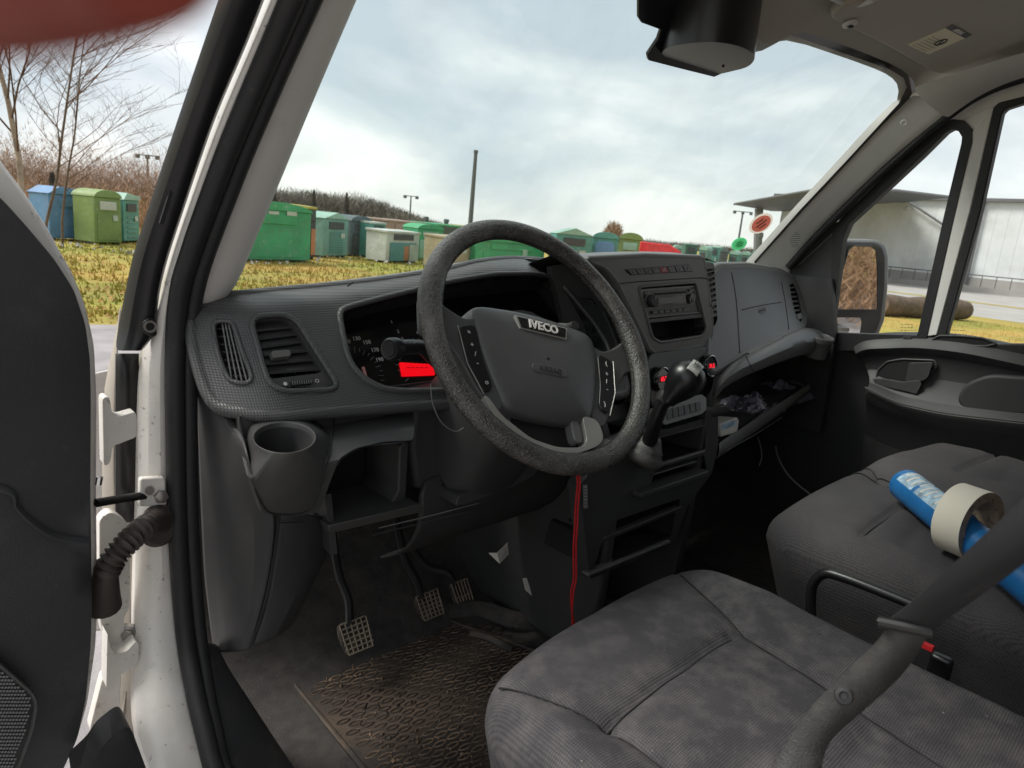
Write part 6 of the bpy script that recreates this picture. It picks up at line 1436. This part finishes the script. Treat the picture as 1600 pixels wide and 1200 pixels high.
# canopy projecting to the left, a wedge in section
tip = W(1147, 320, r=72); cnr = W(1290, 296, r=66); cb = W(1240, 318, r=84)
nb = W(1395, 300, r=68); 
cw = [W(1147, 320, r=74), W(1266, 299, r=66), W(1400, 299, r=66), W(1482, 309, r=70), W(1400, 318, r=82), W(1300, 332, r=86), W(1206, 330, r=86)]
zc = sum(p.z for p in cw[:2]) / 2
mk('canopy', prism([Vector((p.x, p.y, p.z)) for p in cw], ZU * .18), 'roof_metal', wh, van=False, smooth=0, label='dark overhanging canopy at the warehouse corner')
mk('canopy_edge', tube([W(1147, 319, r=73.8), W(1266, 298, r=65.8), W(1400, 298, r=65.8), W(1482, 308, r=69.8)], .10, 6), 'roof_metal', wh, van=False)
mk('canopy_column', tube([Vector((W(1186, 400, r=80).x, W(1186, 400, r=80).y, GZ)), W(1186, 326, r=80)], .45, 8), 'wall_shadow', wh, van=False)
mk('brace', tube([onw(1415, 312, .5), onw(1475, 352, .5)], .12, 6), 'roof_metal', wh, van=False)
mk('brace_lamp', tube([onw(1412, 327, .5), onw(1420, 325, .5)], .18, 6), 'paint_white', wh, van=False)
dp = onw(1537, 322, .3); db = onw(1521, 443, .3); mk('downpipe', tube([Vector((dp.x, dp.y, ztop)), Vector((dp.x, dp.y, GZ + .6))], .13, 8), 'roof_metal', wh, van=False)
rl = []
for k in range(30):
    p = A - v * 1.5 + u * (k * L_ / 29) + ZU * .5; rl.append(tube([p, p + ZU * 1.0], .035, 5))
mk('dock_railing', join(tube([A - v * 1.5 + ZU * 1.5, B - v * 1.5 + ZU * 1.5], .05, 5), *rl), 'roof_metal', wh, van=False)
# the log on the grass
lg = thing('log', 'thick weathered log lying on the grass beyond the passenger window', 'log', Wd(1440, 494), van=False)
a = Wd(1370, 493); b = Wd(1503, 500); a.z = b.z = GZ + .36; mk('log_body', tube([a + (b - a) * k / 14 + Vector((rg.uniform(-.03, .03), rg.uniform(-.03, .03), rg.uniform(-.02, .02))) for k in range(15)], lambda t: .36 + .03 * sin(t * 17), 14), 'bark', lg, van=False)
mk('cut_end', lathe(b + (b - a).normalized() * .01, (b - a), [(.33, 0), (.33, .01), (0, .012)], 16), 'cardboard', lg, van=False)

# ---- trees
def branchy(root, base, h, r, seed, lean=(0, 0), m='bark', spread=.5, levels=3, dens=1.0, side=None):
    rg = random.Random(seed); trunk, twigs = [], []
    def grow(p, d, length, rad, lev, acc):
        n = 5 if lev else 9; pts = [p]; q = p.copy(); dd = d.copy()
        for i in range(n):
            dd = (dd + Vector((rg.uniform(-1, 1), rg.uniform(-1, 1), rg.uniform(-.3, .6))) * (.10 if lev == 0 else .20)).normalized(); q = q + dd * length / n; pts.append(q.copy())
        acc.append(tube(pts, lambda t: rad * (1 - .85 * t) + .0012, 6 if lev == 0 else 4 if lev == 1 else 3, cap=False))
        if lev < levels:
            k = int((16, 8, 6, 4)[lev] * dens)
            for j in range(k):
                t = .22 + .75 * (j + rg.random()) / k if lev == 0 else .15 + .8 * rg.random(); i = min(n - 1, int(t * n)); s = pts[i] + (pts[i + 1] - pts[i]) * (t * n - i)
                a = rg.uniform(0, 2 * pi); o = Vector((cos(a), sin(a), 0))
                if side is not None and rg.random() < .6: o = (o + side * 1.2).normalized()
                nd = (dd * .55 + o * spread * 1.4 + ZU * .35).normalized()
                grow(s, nd, length * rg.uniform(.28, .46) * (1.15 - .5 * t if lev == 0 else 1), rad * .34, lev + 1, twigs)
    grow(Vector(base), Vector((lean[0], lean[1], 1)).normalized(), h, r, 0, trunk)
    mk('trunk', join(*trunk), m, root, van=False, smooth=80); mk('crown', join(*twigs), 'twig', root, van=False, smooth=0, noflip=True)
SD = Vector((cos(YAW), -sin(YAW), 0))
for i, (px, d, h, lab, ln, s, sp) in enumerate(((38, 17, 9.5, 'tall pale barked bare tree left of the blue container, thickest trunk', (.03, 0), 3, .5), (58, 19, 8.5, 'slender bare tree leaning right beside the blue container', (.16, -.08), 5, .8), (6, 16, 8, 'bare tree cut by the left edge of the photo', (-.05, 0), 8, .55), (95, 24, 7, 'bare young tree with spreading twigs above the blue container', (.10, -.1), 14, .8))):
    b = W(px, 330, r=d); b.z = GZ; t = thing('bare_tree', lab, 'tree', b, 'bare trees beside the field', van=False)
    branchy(t, b, h, .060 if i == 0 else .034, s, ln, 'birch' if i == 0 else 'bark', sp, 3, 1.3, SD * .6)

def thicket(name, cells, n, m, size, seed, kind='stuff', up=.8):
    """many thin twigs: cells = [(centre, rx, ry, height)]"""
    rg = random.Random(seed); vs, fs = [], []
    for i in range(n):
        c, rx, ry, h = rg.choice(cells); a = rg.uniform(0, 2 * pi); q = sqrt(rg.random()); x, y = c.x + cos(a) * rx * q, c.y + sin(a) * ry * q
        z = GZ + h * (1 - q ** 2.2 * .75) * rg.random() ** .8; L1 = size * rg.uniform(.6, 1.6); d = Vector((rg.uniform(-1, 1), rg.uniform(-1, 1), rg.uniform(.1, 1.5) * up)).normalized(); w_ = Vector((rg.uniform(-1, 1), rg.uniform(-1, 1), 0)).normalized() * size * .055
        p = Vector((x, y, z)); o = len(vs); vs += [p - w_, p + w_, p + d * L1]; fs.append((o, o + 1, o + 2))
    return mk(name, (vs, fs), m, None, van=False, smooth=0, kind=kind, noflip=True)
# brown scrub behind the left containers
cells = []
for px in range(-60, 420, 14): 
    d = 42 + 6 * sin(px); b = W(px, 330, r=d); b.z = GZ; cells.append((b, 2.6, 2.6, 1.5 + .5 * sin(px * .7)))
thicket('undergrowth', cells, 26000, 'brush', .35, 21)
cells = []
for px in range(-60, 340, 9):
    d = 75 + 8 * sin(px * .3); b = W(px, 330, r=d); b.z = GZ; cells.append((b, 4.5, 4.5, 4.4 + 1.3 * sin(px * .13) + rg.uniform(-1.2, 1.2)))
thicket('woods', cells, 90000, 'twig_pink', .45, 22)
# dark wood behind the containers
cells = []
for px in range(340, 700, 7):
    d = 120 + 8 * sin(px * .21); top = lerp([(340, 296), (420, 297), (470, 300), (520, 305), (560, 306), (600, 322), (640, 340), (700, 362)], px) + rg.uniform(-5, 4); b = W(px, 350, r=d); dd = sqrt(b.x ** 2 + b.y ** 2); hh = hz(px, top, dd) - GZ; b.z = GZ; cells.append((b, 5.5, 5.5, hh))
thicket('forest', cells, 110000, 'far_tree', .8, 23, up=.9)
cells = []
for px in range(700, 1190, 8):
    d = 260; top = lerp([(700, 368), (900, 374), (940, 372), (1000, 376), (1190, 392)], px) + rg.uniform(-2, 2); b = W(px, 380, r=d); dd = sqrt(b.x ** 2 + b.y ** 2); hh = hz(px, top, dd) - GZ; b.z = GZ; cells.append((b, 9, 9, hh))
thicket('treeline', cells, 40000, 'far_tree', 1.3, 24, up=.9)
b = W(955, 390, r=60); b.z = GZ; t = thing('round_tree', 'small round bare tree rising behind the olive container', 'tree', b, van=False)
rgt = random.Random(4); hT = hz(955, 348, 60) - GZ
mk('trunk', tube([b, b + ZU * hT * .5], .12, 6), 'bark', t, van=False)
vs, fs = [], []
for i in range(1800):
    dv_ = Vector((rgt.gauss(0, 1), rgt.gauss(0, 1), rgt.gauss(0, 1))).normalized() * rgt.random() ** .4; p = b + ZU * (hT * .62) + Vector((dv_.x * .85, dv_.y * .85, dv_.z * hT * .38)); o = len(vs); w_ = Vector((rgt.uniform(-1, 1), rgt.uniform(-1, 1), rgt.uniform(-1, 1))) * .03
    vs += [p - w_, p + w_, p + Vector((rgt.uniform(-.3, .3), rgt.uniform(-.3, .3), .35))]; fs.append((o, o + 1, o + 2))
mk('crown', (vs, fs), 'brush', t, van=False, smooth=0, noflip=True)
# a few single conifers in the wood
for i, (px, top, d) in enumerate(((489, 296, 100), (428, 292, 100), (540, 300, 105), (85, 268, 60))):
    b = W(px, 350, r=d); dd = sqrt(b.x ** 2 + b.y ** 2); hh = hz(px, top, dd) - GZ; b.z = GZ
    t = thing('conifer', ['dark pointed conifer in the wood above the big green container gap', 'dark conifer rising behind the big green container', 'bare topped tree in the wood above the slate container', 'dark conifer behind the bare trees and the blue container'][i], 'tree', b, van=False)
    mk('trunk', tube([b, b + ZU * hh], lambda s: .18 * (1 - s) + .03, 6), 'bark', t, van=False); vs, fs = [], []; rgc = random.Random(i)
    for k in range(900):
        s = rgc.random(); r_ = (1 - s) * hh * .16 + .1; a = rgc.uniform(0, 2 * pi); p = b + ZU * (hh * (.2 + .8 * s)); e2_ = p + Vector((cos(a) * r_, sin(a) * r_, -r_ * .35)); w_ = Vector((-sin(a), cos(a), 0)) * .12; o = len(vs); vs += [p, e2_ - w_, e2_ + w_]; fs.append((o, o + 1, o + 2))
    mk('crown', (vs, fs), 'paint_dgreen' if 0 else 'far_tree', t, van=False, smooth=0, noflip=True)
# scrub behind the van, what the wing mirror reflects
cells = []
for k in range(26): cells.append((Vector((6 + k * .9, -14 - 3 * sin(k), GZ)), 2.2, 2.2, 3.0 + 1.0 * sin(k * 2.1)))
for k in range(16): cells.append((Vector((-6 + k * .9, -16 - 3 * sin(k), GZ)), 2.2, 2.2, 3.0 + 1.0 * sin(k * 2.1)))
thicket('scrub', cells, 60000, 'brush', .35, 31)

# ================================================================== THE FINGER OVER THE LENS
fg = thing('finger', 'out of focus reddish fingertip reaching into the top left corner before the lens', 'finger', W(100, 0, r=.055), van=False)
# one continuous finger: skeleton from the tip to the knuckle, above the frame
ctl = [W(215, -190, r=.050), W(185, -186, r=.051), W(95, -170, r=.053), W(-40, -158, r=.055), W(-230, -168, r=.060), W(-560, -200, r=.075)]
cp = catmull(ctl, 8); rad = lambda t: (.0070 * min(1, (t / .10 + .02)) ** .5 if t < .10 else .0070 + .0018 * t)
mk('fingertip', tube(cp, rad, 20, cap=True), 'skin', fg, van=False, smooth=180, subd=1)
